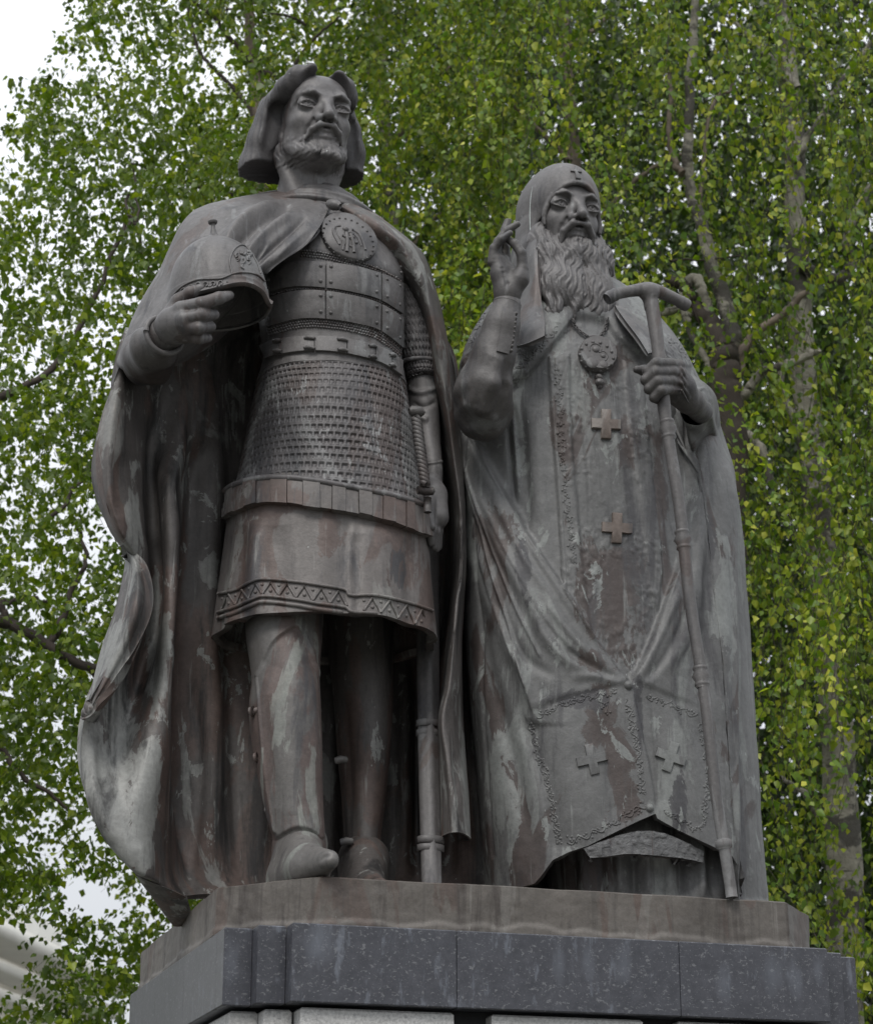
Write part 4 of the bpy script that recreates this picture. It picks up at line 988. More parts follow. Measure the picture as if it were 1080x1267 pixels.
for y in (896, 908, 1040, 1050):
    c = P(531 if y < 1000 else 533, y, -.02 if y < 1000 else -.145); m = MB(); m.grid(np.array([[c + (.054 * f * cos(a), .036 * f * sin(a), dz) for a in np.linspace(0, 2 * pi, 16, endpoint=False)] for f, dz in ((.9, .014), (1, .011), (1, -.011), (.9, -.014))]), closed_v=True); m.build('scabbard_band', M['bronze'], prince)

# ------------------------------------------------------------------ cloak
back = Cloth([
    [(165, 405, -.05), (172, 408, .0), (196, 405, .08), (235, 398, .14), (290, 390, .20), (340, 385, .26), (430, 385, .30), (490, 390, .30), (528, 400, .24)],
    [(150, 446, -.10), (160, 448, -.06), (185, 448, .06), (215, 448, .16), (262, 445, .20), (320, 440, .30), (430, 440, .36), (520, 440, .38), (558, 440, .26)],
    [(124, 522, -.10), (142, 524, -.16), (172, 524, .02), (196, 524, .12), (238, 522, .14), (300, 520, .30), (430, 520, .38), (525, 520, .40), (566, 520, .26)],
    [(113, 590, -.08), (138, 596, -.20), (172, 598, .0), (186, 598, .12), (214, 598, .03), (250, 596, .2), (430, 600, .40), (530, 600, .42), (573, 600, .28)],
    [(132, 650, -.06), (148, 655, -.18), (174, 658, -.06), (188, 660, .12), (215, 660, .0), (252, 660, .2), (430, 660, .40), (530, 660, .42), (576, 660, .28)],
    [(160, 700, -.02), (172, 700, -.06), (186, 700, .02), (196, 700, .14), (214, 702, .0), (252, 705, .2), (430, 710, .40), (530, 710, .42), (578, 710, .28)],
    [(160, 765, .02), (168, 765, -.02), (183, 765, .06), (196, 765, .12), (214, 768, -.02), (250, 770, .2), (430, 780, .40), (530, 780, .42), (582, 780, .28)],
    [(120, 840, -.02), (140, 840, .0), (170, 840, .10), (190, 840, .04), (212, 840, .0), (248, 845, .2), (430, 850, .40), (530, 850, .42), (590, 850, .28)],
    [(101, 915, -.06), (125, 920, -.02), (155, 922, .0), (183, 924, -.06), (208, 924, .0), (246, 925, .2), (430, 930, .40), (530, 930, .42), (596, 930, .28)],
    [(107, 990, -.08), (130, 1000, -.10), (155, 1005, -.12), (180, 1008, -.10), (208, 1008, .02), (246, 1005, .2), (430, 1010, .40), (530, 1010, .42), (600, 1010, .28)],
    [(133, 1045, -.06), (150, 1062, -.10), (168, 1074, -.12), (188, 1078, -.10), (210, 1076, .04), (250, 1076, .18), (430, 1075, .40), (530, 1075, .42), (604, 1075, .28)],
    [(160, 1072, .0), (168, 1082, -.04), (178, 1087, -.06), (196, 1094, -.05), (222, 1108, .04), (270, 1106, .14), (430, 1105, .40), (530, 1105, .42), (606, 1105, .28)],
], 240, 350)
back.relief([('ridge', [(238, 470), (241, 560), (238, 640), (228, 760), (226, 900), (232, 1060)], -34, 9), ('ridge', [(262, 470), (264, 600), (258, 760), (264, 900), (262, 1090)], 34, 14), ('ridge', [(285, 560), (284, 760), (290, 900), (295, 1090)], -26, 9),
             ('ridge', [(308, 600), (308, 760), (318, 900), (322, 1090)], 22, 12), ('ridge', [(186, 520), (187, 600), (192, 680), (195, 730), (190, 800)], -22, 6), ('ridge', [(211, 560), (212, 700), (205, 800), (200, 900), (190, 1000)], 16, 12),
             ('ridge', [(222, 800), (216, 900), (222, 1000), (236, 1100)], -20, 5), ('ridge', [(242, 860), (246, 960), (240, 1080)], 12, 5), ('ridge', [(150, 560), (147, 640)], -10, 10), ('ridge', [(140, 900), (150, 990), (172, 1050)], -14, 14),
             ('ridge', [(112, 900), (118, 980), (140, 1045)], 14, 7), ('ridge', [(345, 820), (345, 1090)], -20, 8), ('ridge', [(412, 820), (408, 1090)], 20, 8), ('ridge', [(500, 820), (500, 1090)], 30, 9), ('ridge', [(515, 820), (514, 1090)], -20, 6), ('ridge', [(552, 820), (556, 1090)], -30, 10), ('ridge', [(592, 640), (596, 850), (606, 1090)], -30, 8)])
back.wrinkle(.007, 5, 1, (1, 1, .4)); back.wrinkle(.0018, 20, 2, (1, 1, .5)); back.build('cloak', M['cloak'], prince, .03)
# hem of the cloak turning outwards in an S
flap = Cloth([[(153, 680, -.03), (155, 680, -.06), (157, 681, -.06)], [(154, 698, .0), (166, 697, -.12), (177, 698, -.10)], [(148, 728, .0), (168, 728, -.18), (186, 728, -.14)], [(139, 762, .0), (162, 762, -.20), (184, 760, -.16)],
              [(125, 803, .0), (146, 804, -.18), (165, 802, -.16)], [(114, 845, .0), (126, 846, -.15), (138, 843, -.15)], [(109, 868, -.02), (114, 870, -.12), (120, 868, -.13)], [(105, 886, -.02), (107, 889, -.08), (109, 887, -.09)]], 140, 60)
flap.displace(.018 * np.clip(np.linspace(-1, 1, 60) - .6, 0, 1)[None] * 2.0 * np.ones((140, 1))); flap.wrinkle(.003, 7, 3); flap.wrinkle(.0018, 22, 5); flap.build('cloak_turnup', M['cloak'], prince, .03)
# underside return at the lowest corner
und = Cloth([[(160, 1072, .0), (168, 1083, -.03), (178, 1088, -.05), (200, 1097, -.04), (232, 1112, .02)], [(172, 1088, .08), (180, 1100, .06), (190, 1108, .06), (210, 1118, .06), (236, 1128, .08)], [(190, 1112, .18), (198, 1124, .18), (206, 1132, .18), (220, 1138, .18), (240, 1138, .18)], [(212, 1140, .26), (214, 1144, .26), (216, 1146, .26), (224, 1146, .26), (240, 1140, .26)]], 50, 50)
und.wrinkle(.005, 8, 3); und.build('cloak_underside', M['cloak'], prince, .005)
mantle = Cloth([
    [(409, 254, -.15), (400, 247, -.14), (385, 240, -.11), (370, 236, -.03), (366, 232, .08), (380, 228, .22)],
    [(398, 277, -.27), (372, 262, -.24), (340, 252, -.14), (305, 246, -.02), (300, 243, .10), (330, 238, .28)],
    [(380, 300, -.335), (348, 285, -.31), (305, 268, -.22), (256, 257, -.06), (250, 256, .06), (290, 252, .30)],
    [(354, 320, -.345), (325, 310, -.36), (280, 300, -.30), (230, 281, -.10), (226, 282, .06), (262, 280, .32)],
    [(328, 339, -.33), (303, 340, -.38), (256, 340, -.36), (207, 328, -.12), (202, 330, .05), (235, 330, .34)],
    [(315, 358, -.2), (285, 378, -.34), (235, 385, -.38), (180, 378, -.14), (174, 380, .02), (205, 385, .34)],
    [(300, 385, -.05), (262, 418, -.16), (215, 438, -.27), (160, 446, -.20), (146, 440, -.02), (180, 440, .30)], [(300, 395, .0), (262, 428, -.06), (218, 452, -.17), (168, 464, -.14), (150, 452, .0), (180, 450, .30)]], 150, 180, False, False, True)
mantle.relief([('ridge', [(362, 256), (330, 268), (300, 292), (285, 315)], -34, 4.5), ('ridge', [(372, 262), (345, 276), (315, 302), (300, 325)], 24, 5), ('ridge', [(380, 268), (352, 292), (325, 318), (312, 335)], -22, 4), ('ridge', [(352, 252), (310, 268), (288, 290), (276, 312)], 22, 5), ('ridge', [(392, 290), (360, 318), (335, 336)], -12, 3.5), ('ridge', [(330, 300), (316, 322), (308, 345)], -14, 3), ('ridge', [(340, 268), (322, 284), (306, 306)], -12, 2.5), ('ridge', [(388, 278), (362, 300), (335, 325)], 8, 4),
               ('ridge', [(345, 254), (310, 264), (285, 285), (270, 305)], 16, 6), ('line', [(407, 256), (397, 277), (380, 299), (355, 319), (329, 338)], 6, 1.6), ('ridge', [(395, 246), (370, 252), (340, 258)], -8, 3), ('ridge', [(215, 330), (195, 365), (170, 400)], -10, 8)])
mantle.wrinkle(.005, 6, 9); mantle.wrinkle(.0015, 22, 7); mantle.build('cloak_shoulder', M['bronze'], prince, .025)
right = Cloth([
    [(418, 258, -.08), (421, 255, -.16), (428, 249, -.13), (432, 242, -.04), (424, 234, .12)],
    [(436, 284, -.19), (452, 269, -.24), (464, 268, -.18), (472, 269, -.04), (462, 264, .2)],
    [(464, 304, -.20), (482, 289, -.25), (497, 290, -.18), (507, 297, -.02), (495, 292, .26)],
    [(484, 326, -.16), (500, 311, -.22), (516, 313, -.18), (526, 318, .0), (510, 318, .3)],
    [(500, 362, -.06), (518, 351, -.2), (531, 354, -.18), (541, 363, .02), (520, 368, .34)],
    [(526, 415, .08), (532, 413, -.15), (545, 418, -.17), (555, 426, .04), (530, 430, .38)],
    [(531, 475, .16), (539, 475, -.06), (551, 475, -.15), (562, 474, .04), (535, 480, .40)],
    [(538, 558, .22), (548, 558, .12), (560, 558, -.12), (571, 558, .04), (540, 558, .42)],
    [(541, 628, .24), (555, 628, .16), (568, 628, -.12), (575, 628, .02), (545, 630, .42)],
    [(541, 700, .26), (555, 700, .18), (569, 700, -.14), (576, 700, .02), (548, 700, .42)],
    [(539, 750, .26), (552, 750, .18), (564, 748, -.16), (573, 750, .02), (548, 750, .42)],
    [(537, 800, .24), (548, 800, .14), (560, 797, -.18), (571, 800, .02), (550, 800, .42)],
    [(536, 850, .20), (545, 850, .04), (556, 848, -.20), (572, 850, .02), (556, 850, .42)],
    [(537, 892, .12), (542, 892, -.06), (549, 891, -.21), (574, 892, .02), (558, 892, .42)],
    [(541, 940, .02), (547, 940, -.16), (556, 938, -.22), (577, 942, .0), (560, 942, .42)],
    [(543, 990, -.06), (553, 990, -.20), (567, 989, -.24), (580, 992, -.02), (562, 992, .42)],
    [(543, 1038, -.10), (556, 1031, -.24), (572, 1031, -.24), (582, 1040, -.06), (566, 1040, .42)]], 340, 84)
right.relief([('ridge', [(561, 930), (566, 985), (574, 1032)], -10, 3), ('ridge', [(552, 900), (556, 960), (560, 1030)], 7, 2.5), ('ridge', [(470, 276), (500, 300), (520, 345)], -8, 3)])
right.wrinkle(.004, 6, 19, (1, 1, .4)); right.wrinkle(.0016, 22, 8, (1, 1, .5)); right.build('cloak_side', M['cloak'], prince, .007)
m = MB(); c1, c2 = P(405, 251, -.2), P(421, 255, -.24); d = (c2 - c1)
m.tube([c1, c1 + d * .15, c1 + d * .5, c1 + d * .85, c2], [.012, .02, .024, .02, .012], 10); m.build('cloak_clasp', M['bronze'], prince)
S = SDF((-.3, -.3, -.2), (.35, .3, .25), .007, P(395, 240, .0)); S.ell(S.loc(P(396, 254, .02)), (.150, .135, .045), .03); S.ell(S.loc(P(396, 247, .03)), (.125, .120, .05), .03); S.ell(S.loc(P(397, 266, .02)), (.23, .17, .06), .06)
S.disp(lambda x, y, z: .004 * np.sin(z * 150 + 20 * x)); S.build('collar', M['bronze'], prince)

# ------------------------------------------------------------------ arms and hands
def hand_sdf(lo, hi, o, h=.0042): return SDF(lo, hi, h, o)
# his right arm bends forwards under the cloak
O = P(185, 430, -.3); S = SDF((-.4, -.5, -.3), (.4, .5, .4), .007, O)
S.chain([S.loc(P(186, 425, .0)), S.loc(P(184, 440, -.14)), S.loc(P(190, 430, -.36)), S.loc(P(204, 415, -.50))], [.10, .095, .080, .070], .05)
S.ell(S.loc(P(186, 446, -.2)), (.085, .12, .085), .06)
S.disp(lambda x, y, z: .005 * np.sin(46 * x - 30 * y + 8 * z))
S.build('sleeve', M['sleeve'], prince)
m = MB(); c = P(203, 415, -.52); t = P(224, 395, -.6) - P(185, 432, -.35); t /= np.linalg.norm(t); e1 = np.cross(t, [0, 0, 1.]); e1 /= np.linalg.norm(e1); e2 = np.cross(t, e1)
m.tube([c + .076 * (cos(a) * e1 + sin(a) * e2) for a in np.linspace(0, 2 * pi, 30)], .011, 8); m.build('cuff', M['bronze'], prince)
S = hand_sdf((-.3, -.3, -.25), (.36, .25, .25), P(235, 395, -.58))
q = lambda x, y, d: S.loc(P(x, y, d))
S.chain([q(200, 413, -.5), q(212, 402, -.56)], [.055, .056], .02)
S.chain([q(212, 398, -.57), q(224, 384, -.62)], [.045, .034], .03); S.chain([q(212, 402, -.57), q(226, 396, -.64)], [.045, .034], .03); S.chain([q(214, 407, -.56), q(230, 406, -.63)], [.042, .032], .03); S.chain([q(214, 412, -.55), q(234, 416, -.60)], [.038, .028], .03)
S.chain([q(224, 382, -.63), q(249, 376, -.68), q(271, 368.5, -.67), q(284, 365, -.64)], [.030, .0265, .024, .018], .008)
S.chain([q(226, 395, -.645), q(249, 390.5, -.68), q(265, 389, -.63)], [.028, .0255, .021], .008)
S.chain([q(230, 405, -.63), q(246, 406, -.67), q(261, 404, -.62)], [.027, .0235, .020], .008)
S.chain([q(234, 415, -.60), q(246, 419, -.63), q(257, 418, -.59)], [.024, .021, .018], .008)
S.chain([q(208, 392, -.55), q(221, 372, -.58), q(236, 362, -.61), q(248, 356.5, -.62)], [.032, .027, .024, .018], .012)
for k in range(3): S.chain([q(219 + k * 1.5, 385 + k * 8, -.60), q(208, 398 + k * 4, -.58)], [.009, .006], .015)
for a, b in (((283, 364, -.655),) * 2, ((264, 388, -.65),) * 2): S.ell(q(*a), (.006, .008, .006), .004)
S.build('hand', M['face'], prince)
# helmet with spike
HC = P(271, 384, -.46); HT = P(265, 300, -.46); sc_ = .00345
prof = [(.0, 1.34), (.012, 1.34), (.019, 1.32), (.016, 1.285), (.009, 1.27), (.010, 1.20), (.020, 1.10), (.045, 1.035), (.075, .985), (.11, .90), (.140, .79), (.163, .66), (.179, .50), (.189, .34), (.193, .22), (.196, .20), (.196, .06), (.199, .04), (.206, .0)]
axh = HT - HC; ex = np.array([1, 0, 0.]); ex -= axh * (ex @ axh) / (axh @ axh); ex /= np.linalg.norm(ex); ey = np.cross(axh / np.linalg.norm(axh), ex)
pr = crom(np.array(prof), 130); na = 160; an = np.arange(na) * 2 * pi / na; G = np.zeros((130, na, 3))
def rimz(a):     # visor lifted in front with a dip beside it
    return .030 * np.exp(-((a + 1.25) / .5) ** 2) - .028 * np.exp(-((a + .62) / .16) ** 2) + .018 * np.exp(-((a + .2) / .3) ** 2)
aa = (an + pi) % (2 * pi) - pi
for i, (r_, t_) in enumerate(pr):
    lift = rimz(aa) * np.clip(1 - t_ / .25, 0, 1); fl = .012 * np.clip(1 - t_ / .12, 0, 1) * np.exp(-((aa + 1.0) / .8) ** 2)
    G[i] = HC + axh * t_ + (axh / np.linalg.norm(axh)) * lift[:, None] + (r_ + fl)[:, None] * (np.cos(an)[:, None] * ex + np.sin(an)[:, None] * ey)
helm = Cloth(G, 130, na, True, True); helm.G = G; helm.N = normals(G, False, True)
if ((helm.N * (G - HC)).sum(-1).mean() < 0): helm.N *= -1; helm.sg = -1
hel = helm.build('helmet', M['bronze'], prince, .016)
HF = Face(helm); m = MB()
bl = [(214, 366), (226, 354), (244, 346), (262, 345), (275, 344), (290, 338), (305, 337), (318, 340), (327, 348)]; bl2 = [(x, y + 14 - abs(x - 270) * .03) for x, y in bl]
HF.tube(m, bl, .004, .002, 60, 6); HF.tube(m, bl2[:6], .004, .002, 40, 6)
for k, x in enumerate(np.arange(219, 276, 9.0)):
    yt = np.interp(x, [p[0] for p in bl], [p[1] for p in bl]); HF.tube(m, [(x - 4, yt + 10), (x - 3, yt + 4), (x + 1.5, yt + 3.5), (x + 2.5, yt + 7), (x, yt + 9)], .0034, .002, 12, 5); HF.tube(m, [(x + 2.5, yt + 7), (x + 5, yt + 10), (x + 8, yt + 5)], .003, .002, 8, 5)
m.build('helmet_band', M['bronze'], prince)
m = MB(); rr = random.Random(9)
HF.tube(m, [(287, 338), (284, 322), (290, 308), (300, 303), (310, 312), (318, 326), (322, 338)], .0036, .002, 40, 6)
for k in range(14):
    x, y = rr.uniform(290, 313), rr.uniform(312, 334); a = rr.uniform(0, 6.28)
    HF.tube(m, [(x, y), (x + 4 * cos(a), y + 4 * sin(a)), (x + 5 * cos(a + .9), y + 6 * sin(a + .9))], [.005, .006, .002], .001, 8, 5)
m.build('helmet_emblem', M['bronze'], prince)
# his left arm: mail sleeve, cloth sleeve, hand at the hilt
armm = Cloth(rings([(462, 508, 318, .07, -.04), (470, 520, 340, .09, -.03), (480, 534, 380, .10, .0), (490, 540, 420, .105, .01), (498, 541, 452, .105, .02), (499, 540, 458, .10, .02)], 30, 2), 120, 260, True, True)
armm.displace(mail_pattern(armm, 19, 34)); armm.build('mail_sleeve', M['mail'], prince, .015)
m = MB(); m.tube([P(519.5, 455, .02) + np.array((.098 * cos(a), .105 * sin(a), 0)) for a in np.linspace(0, 2 * pi, 30)], .010, 6); m.build('sleeve_border', M['mail'], prince)
fore = Cloth(rings([(500, 540, 448, .09, .03), (503, 542, 480, .085, .02), (508, 544, 520, .08, .0), (516, 546, 560, .065, -.04), (521, 547, 575, .06, -.06), (522, 547, 603, .052, -.08)], 28, 2), 130, 90, True, True)
fore.relief([('ridge', [(505, 480), (520, 486), (540, 480)], 10, 3), ('ridge', [(510, 498), (524, 503), (540, 497)], -9, 3), ('ridge', [(512, 515), (530, 520)], 9, 3), ('step', [(515, 574), (545, 570)], -7, .8, 40), ('line', [(518, 602), (548, 600)], 8, 1.5), ('line', [(515, 575), (548, 571)], 5, 1.2)])
fore.wrinkle(.005, 9, 3); fore.build('sleeve', M['bronze'], prince, .01)
S = hand_sdf((-.16, -.2, -.3), (.16, .18, .25), P(538, 640, -.14)); q = lambda x, y, d: S.loc(P(x, y, d))
S.chain([q(535, 596, -.10), q(537, 612, -.13)], [.038, .042], .02); S.chain([q(538, 612, -.13), q(540, 640, -.15)], [.048, .050], .03)
for k, (dx, dy) in enumerate(((-3, 0), (1, 4), (5, 6), (8, 4))): S.chain([q(535 + dx, 632 + dy, -.19 + k * .03), q(534 + dx, 652 + dy, -.22 + k * .03), q(536 + dx * .8, 672 + dy * 1.2, -.19 + k * .03)], [.021, .020, .015], .008)
S.chain([q(533, 618, -.17), q(531, 636, -.22), q(534, 652, -.24)], [.022, .020, .016], .01)
S.build('hand', M['face'], prince)
# ================================================================== the saint
saint = empty('saint_statue', (.75, .05, ZP), 'dark bronze statue of a long-bearded saint in a cowl, blessing and holding a staff', 'statue', None)
U2 = .0232; OS = frame_at(713, 254, .02, U2, (0, -7.6, .3), RH)
def saint_head():
    S = SDF((-9, -13, -16), (9, 10, 11), .185, OS, U2, RH)
    S.chain([(0, 1.8, -5), (0, 2.8, -15)], [4.6, 5], 2.0)
    sculpt_face(S, 1.0, .72, .85)
    for s in (-1, 1):
        S.chain([(0, -9.5, -4.05), (s * 1.5, -9.4, -4.2), (s * 2.9, -8.2, -5.6), (s * 3.2, -7.4, -8.0)], [.35, .62, .62, .4], .3)
    for z in (3.4, 4.3): S.chain([(-2.4, -8.6, z), (0, -8.9, z + .15), (2.4, -8.6, z)], [.05, .12, .05], .5, mode='sub')
    return S.build('head', M['face'], saint)
saint_head()
def saint_beard():
    S = SDF((-11, -15, -29), (11, 6, 0), .2, OS, U2, RH)
    S.ell((.2, -4.2, -12.3), (7.6, 4.8, 8.8), 0)
    S.ell((-3.3, -6.6, -17.0), (4.5, 4.6, 6.0), 1.8); S.ell((3.7, -6.6, -17.8), (4.4, 4.6, 6.2), 1.8); S.ell((.5, -7.4, -18.6), (3.8, 4.0, 5.6), 1.8)
    S.ell((-5.6, -2.4, -7), (2.3, 3.6, 5.0), 2); S.ell((5.6, -2.4, -7), (2.3, 3.6, 5.0), 2)
    S.ell((0, -7.6, -9.2), (2.7, 2.2, 3.2), 1.0)
    rr = random.Random(12)
    for i in range(90):
        s = rr.choice((-1, 1)); x = rr.uniform(.4, 6.6) * s; z = rr.uniform(-21.5, -6.5); ln = rr.uniform(2.5, 5.0)
        def sy(x, z): return -4.1 - .27 * max(0, -12 - z) - 4.9 * sqrt(max(0, 1 - (x / 8.2) ** 2 * .9)) * (1 - .25 * abs((z + 13) / 9) ** 3)
        pts = []; ph = rr.uniform(0, 6); amp = rr.uniform(.25, .6); dr = x * .02
        for k in range(6):
            t = k / 5; xx = x + dr * ln * t + amp * sin(ph + 4.2 * t) * (1 if abs(x) > 1 else .5); zz = z - ln * t; pts.append((xx, sy(xx, zz) - .05, zz))
        S.chain(pts, [.12, .28, .36, .32, .22, .10], 1.0)
    S.chain([(.2, -10.8, -15), (.5, -11.6, -20), (.6, -10.5, -25)], [.15, .5, .8], 1.2, mode='sub')
    S.ell((0, -9.9, -7.3), (1.5, 1.0, .6), .6, mode='sub')
    def strand(x, y, z):
        w = x + .7 * np.sin(z * .55 + 1.2 * np.sign(x)) + .35 * np.sin(z * 1.1 + x)
        return .10 * np.sin(w * 5.2 + .6 * np.sin(z * 1.3)) + .08 * np.sin(w * 10.0 + np.sin(z * 2.2))
    S.disp(strand)
    return S.build('beard', M['face'], saint)
saint_beard()
def cowl():
    S = SDF((-13, -13, -30), (13, 13, 13), .28, OS, U2, RH)
    S.ell((0, .6, 2.6), (7.3, 10.0, 9.0), 0)
    S.chain([(0, 1.5, 2), (0, 3.5, -7)], [7.3, 7.6], 2)
    S.chain([(0, 3.5, -7), (0, 4.5, -22)], [7.6, 9.6], 2)
    for s in (-1, 1): S.ell((s * 6.6, .0, -8), (2.0, 4.0, 9.0), 1.5, (0, s * -4, 0))
    # face opening with a rolled rim
    S.ell((0, -8.8, -2.4), (5.5, 7.0, 6.6), .3, mode='sub')
    S.box((0, -7.2, -14), (6.0, 7.0, 13), 2, .4, mode='sub')
    pts = [(5.6 * sin(a), -8.9 + 3.4 * abs(sin(a)) ** 2.2, -2.4 + 6.75 * cos(a)) for a in np.linspace(-1.75, 1.75, 26)]
    S.chain(pts, .40, .3)
    S.disp(lambda x, y, z: .10 * np.sin(1.1 * z + .7 * x + .5 * y) * (z < 0))
    V, Q = S.mesh(); o = meshobj('cowl', V, Q, M['bronze'], saint); return V, Q
cowlV, cowlQ = cowl(); CF = Face((cowlV, cowlQ))
m = MB(); CF.poly(m, [(710.6, 207), (713.4, 207), (713.6, 210.6), (719, 211.2), (719, 214), (713.8, 213.6), (714.6, 218.2), (718.2, 219), (718, 222), (712, 221.4), (710.4, 213.2), (705.6, 212.6), (705.4, 210), (710.4, 210.4)], .009, .01, .1); m.build('cowl_cross', M['bronze'], saint, True, 40)

body = Cloth(rings([(664, 772, 336, .13, .12), (636, 792, 344, .18, .11), (608, 814, 357, .23, .09), (588, 836, 377, .28, .07), (573, 855, 403, .32, .06), (565, 874, 440, .345, .05), (562, 896, 492, .365, .05), (562, 913, 560, .385, .05),
                    (566, 921, 630, .395, .05), (571, 926, 710, .405, .05), (577, 931, 800, .415, .05), (586, 937, 900, .425, .05), (594, 943, 1000, .43, .05), (602, 950, 1085, .43, .05), (606, 952, 1112, .43, .05)], 48, 2.15), 440, 540, True, True)
NR, NC = body.G.shape[:2]
hem = np.array([(560, 1120), (661, 1094), (668, 1086), (684, 1064), (705, 1054), (727, 1047), (769, 1026), (790, 1016), (811, 1007), (813, 1013), (836, 1026), (871, 1043), (890, 1053), (903, 1061), (909, 1072), (912, 1100), (915, 1125), (960, 1130)], float)
pp = proj(body.G)
front = body.N[..., 1] < 0
for j in range(NC):
    if not front[NR // 2, j]: continue
    y = pp[:, j, 1] - np.interp(pp[:, j, 0], hem[:, 0], hem[:, 1]); k = np.nonzero(y > 0)[0]
    if len(k) and k[0] > 10:
        k = k[0] - 1 + (-y[k[0] - 1]) / (y[k[0]] - y[k[0] - 1] + 1e-9); t = np.linspace(0, k, NR); body.G[:, j] = np.stack([np.interp(t, np.arange(NR), body.G[:, j, a]) for a in range(3)], -1)
body.N = normals(body.G, False, True)
V1 = [(711, 386), (695, 408), (677, 430), (652, 460), (632, 470), (604, 482), (580, 505), (572, 526), (588, 556), (610, 593), (653, 663), (696, 725), (742, 795), (770, 832), (782, 842), (792, 826), (808, 795), (826, 748), (839, 713), (851, 674), (863, 612), (867, 558), (866, 520), (850, 478), (824, 452), (804, 438), (771, 416), (752, 391)]
body.relief([
    ('area', V1, -38, 1.8),
    ('area', [(838, 505), (872, 512), (870, 560), (866, 610), (855, 665), (842, 640), (834, 560)], -34, 5),
    ('area', [(588, 548), (632, 500), (640, 520), (655, 640), (650, 655), (612, 592)], -22, 3),
    # rolled edges of the gathered vestment
    ('line', [(572, 526), (610, 593), (653, 663), (696, 725), (742, 795), (776, 838)], 13, 1.3), ('line', [(567, 548), (583, 600), (598, 642), (614, 690), (640, 755), (668, 812)], 9, 1.6), ('line', [(577, 590), (594, 650), (612, 715), (632, 780), (652, 850)], 10, 1.6), ('line', [(586, 640), (592, 760), (600, 900), (610, 1060)], -9, 2.0), ('line', [(863, 612), (851, 674), (839, 713), (808, 795), (788, 836)], 12, 1.4),
    ('line', [(711, 386), (695, 408), (677, 430), (652, 460), (632, 470)], 7, 2.0), ('line', [(752, 391), (771, 416), (804, 438), (850, 478)], 7, 2.0),
    ('step', [(742, 832), (703, 800), (676, 770), (650, 726), (620, 670), (592, 612)], 12, 1.0, 20), ('step', [(664, 905), (650, 850), (629, 798), (606, 735), (584, 660)], 16, 1.0, 26),
    # folds to the left of the knot
    ('ridge', [(574, 570), (598, 636), (637, 713), (657, 748), (676, 790), (703, 818), (745, 838)], 19, 8), ('ridge', [(570, 620), (590, 690), (620, 760), (650, 815), (690, 838)], -16, 7),
    ('ridge', [(580, 650), (606, 735), (629, 798), (650, 850), (664, 900)], 21, 9), ('ridge', [(586, 720), (606, 830), (634, 940), (655, 1040)], -19, 10), ('ridge', [(600, 760), (612, 900), (626, 1020), (634, 1088)], 10, 16),
    ('ridge', [(630, 640), (670, 710), (715, 775), (752, 815)], -10, 7), ('ridge', [(610, 612), (650, 690), (690, 745)], 7, 5), ('ridge', [(676, 745), (712, 792), (748, 824)], 11, 5), ('ridge', [(690, 800), (735, 826), (768, 842)], -9, 4), ('ridge', [(705, 838), (740, 838), (772, 846)], 9, 5),
    # folds to the right
    ('ridge', [(845, 725), (822, 775), (800, 822), (790, 840)], 10, 4), ('ridge', [(856, 740), (836, 790), (812, 828), (794, 843)], -10, 5), ('ridge', [(872, 640), (862, 720), (848, 790), (820, 835)], 14, 8), ('ridge', [(884, 560), (876, 680), (872, 800), (868, 880)], -15, 8),
    ('ridge', [(868, 500), (880, 540), (886, 600), (890, 720), (893, 900)], 12, 10), ('ridge', [(852, 455), (872, 480), (890, 520), (897, 580)], -10, 4), ('ridge', [(858, 470), (880, 500), (893, 545), (900, 620)], 9, 5), ('ridge', [(900, 700), (903, 900), (905, 1080)], -9, 5),
    ('ridge', [(862, 610), (856, 690), (842, 740)], -11, 4),
    ('step', [(904, 540), (908, 620), (909, 740), (911, 900), (914, 1115)], 32, 1.5, 26), ('area', [(912, 600), (924, 600), (940, 900), (954, 1116), (917, 1116), (912, 800)], -18, 2), ('ridge', [(926, 600), (930, 800), (940, 1100)], 7, 8),
    # the lower panel
    ('step', [(651, 884), (688, 866), (727, 855), (769, 845), (781, 842), (795, 845), (836, 862), (873, 879)], -8, .8, 60), ('step', [(684, 1070), (676, 993), (660, 940), (645, 895), (650, 882)], -22, 2.2, 22),
    ('ridge', [(700, 870), (705, 960), (715, 1045)], 9, 20), ('ridge', [(748, 880), (756, 960), (765, 1030)], -9, 12), ('step', [(812, 1012), (809, 973), (798, 915), (783, 848)], -16, 1.0, 30), ('ridge', [(822, 870), (832, 940), (842, 1025)], 6, 16), ('ridge', [(862, 880), (878, 960), (888, 1050)], -9, 8),
    # stole borders and tunic folds
    ('area', [(679, 436), (706, 432), (707, 496), (711, 573), (721, 690), (728, 752), (735, 790), (716, 760), (697, 728), (690, 612), (684, 534)], 12, .9), ('line', [(686, 440), (690, 534), (697, 620), (703, 730)], -4, .8),
    ('area', [(776, 440), (800, 445), (806, 540), (818, 640), (824, 700), (818, 752), (808, 730), (795, 604), (783, 527)], 10, .9),
    ('ridge', [(640, 470), (648, 560), (655, 640)], -10, 5), ('ridge', [(628, 490), (634, 560), (640, 620)], 11, 4), ('ridge', [(622, 520), (626, 580), (632, 620)], -11, 3.5), ('ridge', [(660, 500), (668, 600), (676, 690)], 6, 10), ('ridge', [(815, 560), (832, 640), (838, 700)], -11, 6), ('ridge', [(828, 520), (846, 600), (846, 690)], 7, 5),
    ('step', [(846, 452), (856, 452), (866, 446)], -7, .8, 30), ('step', [(566, 452), (576, 438), (590, 432)], 7, .8, 30),
])
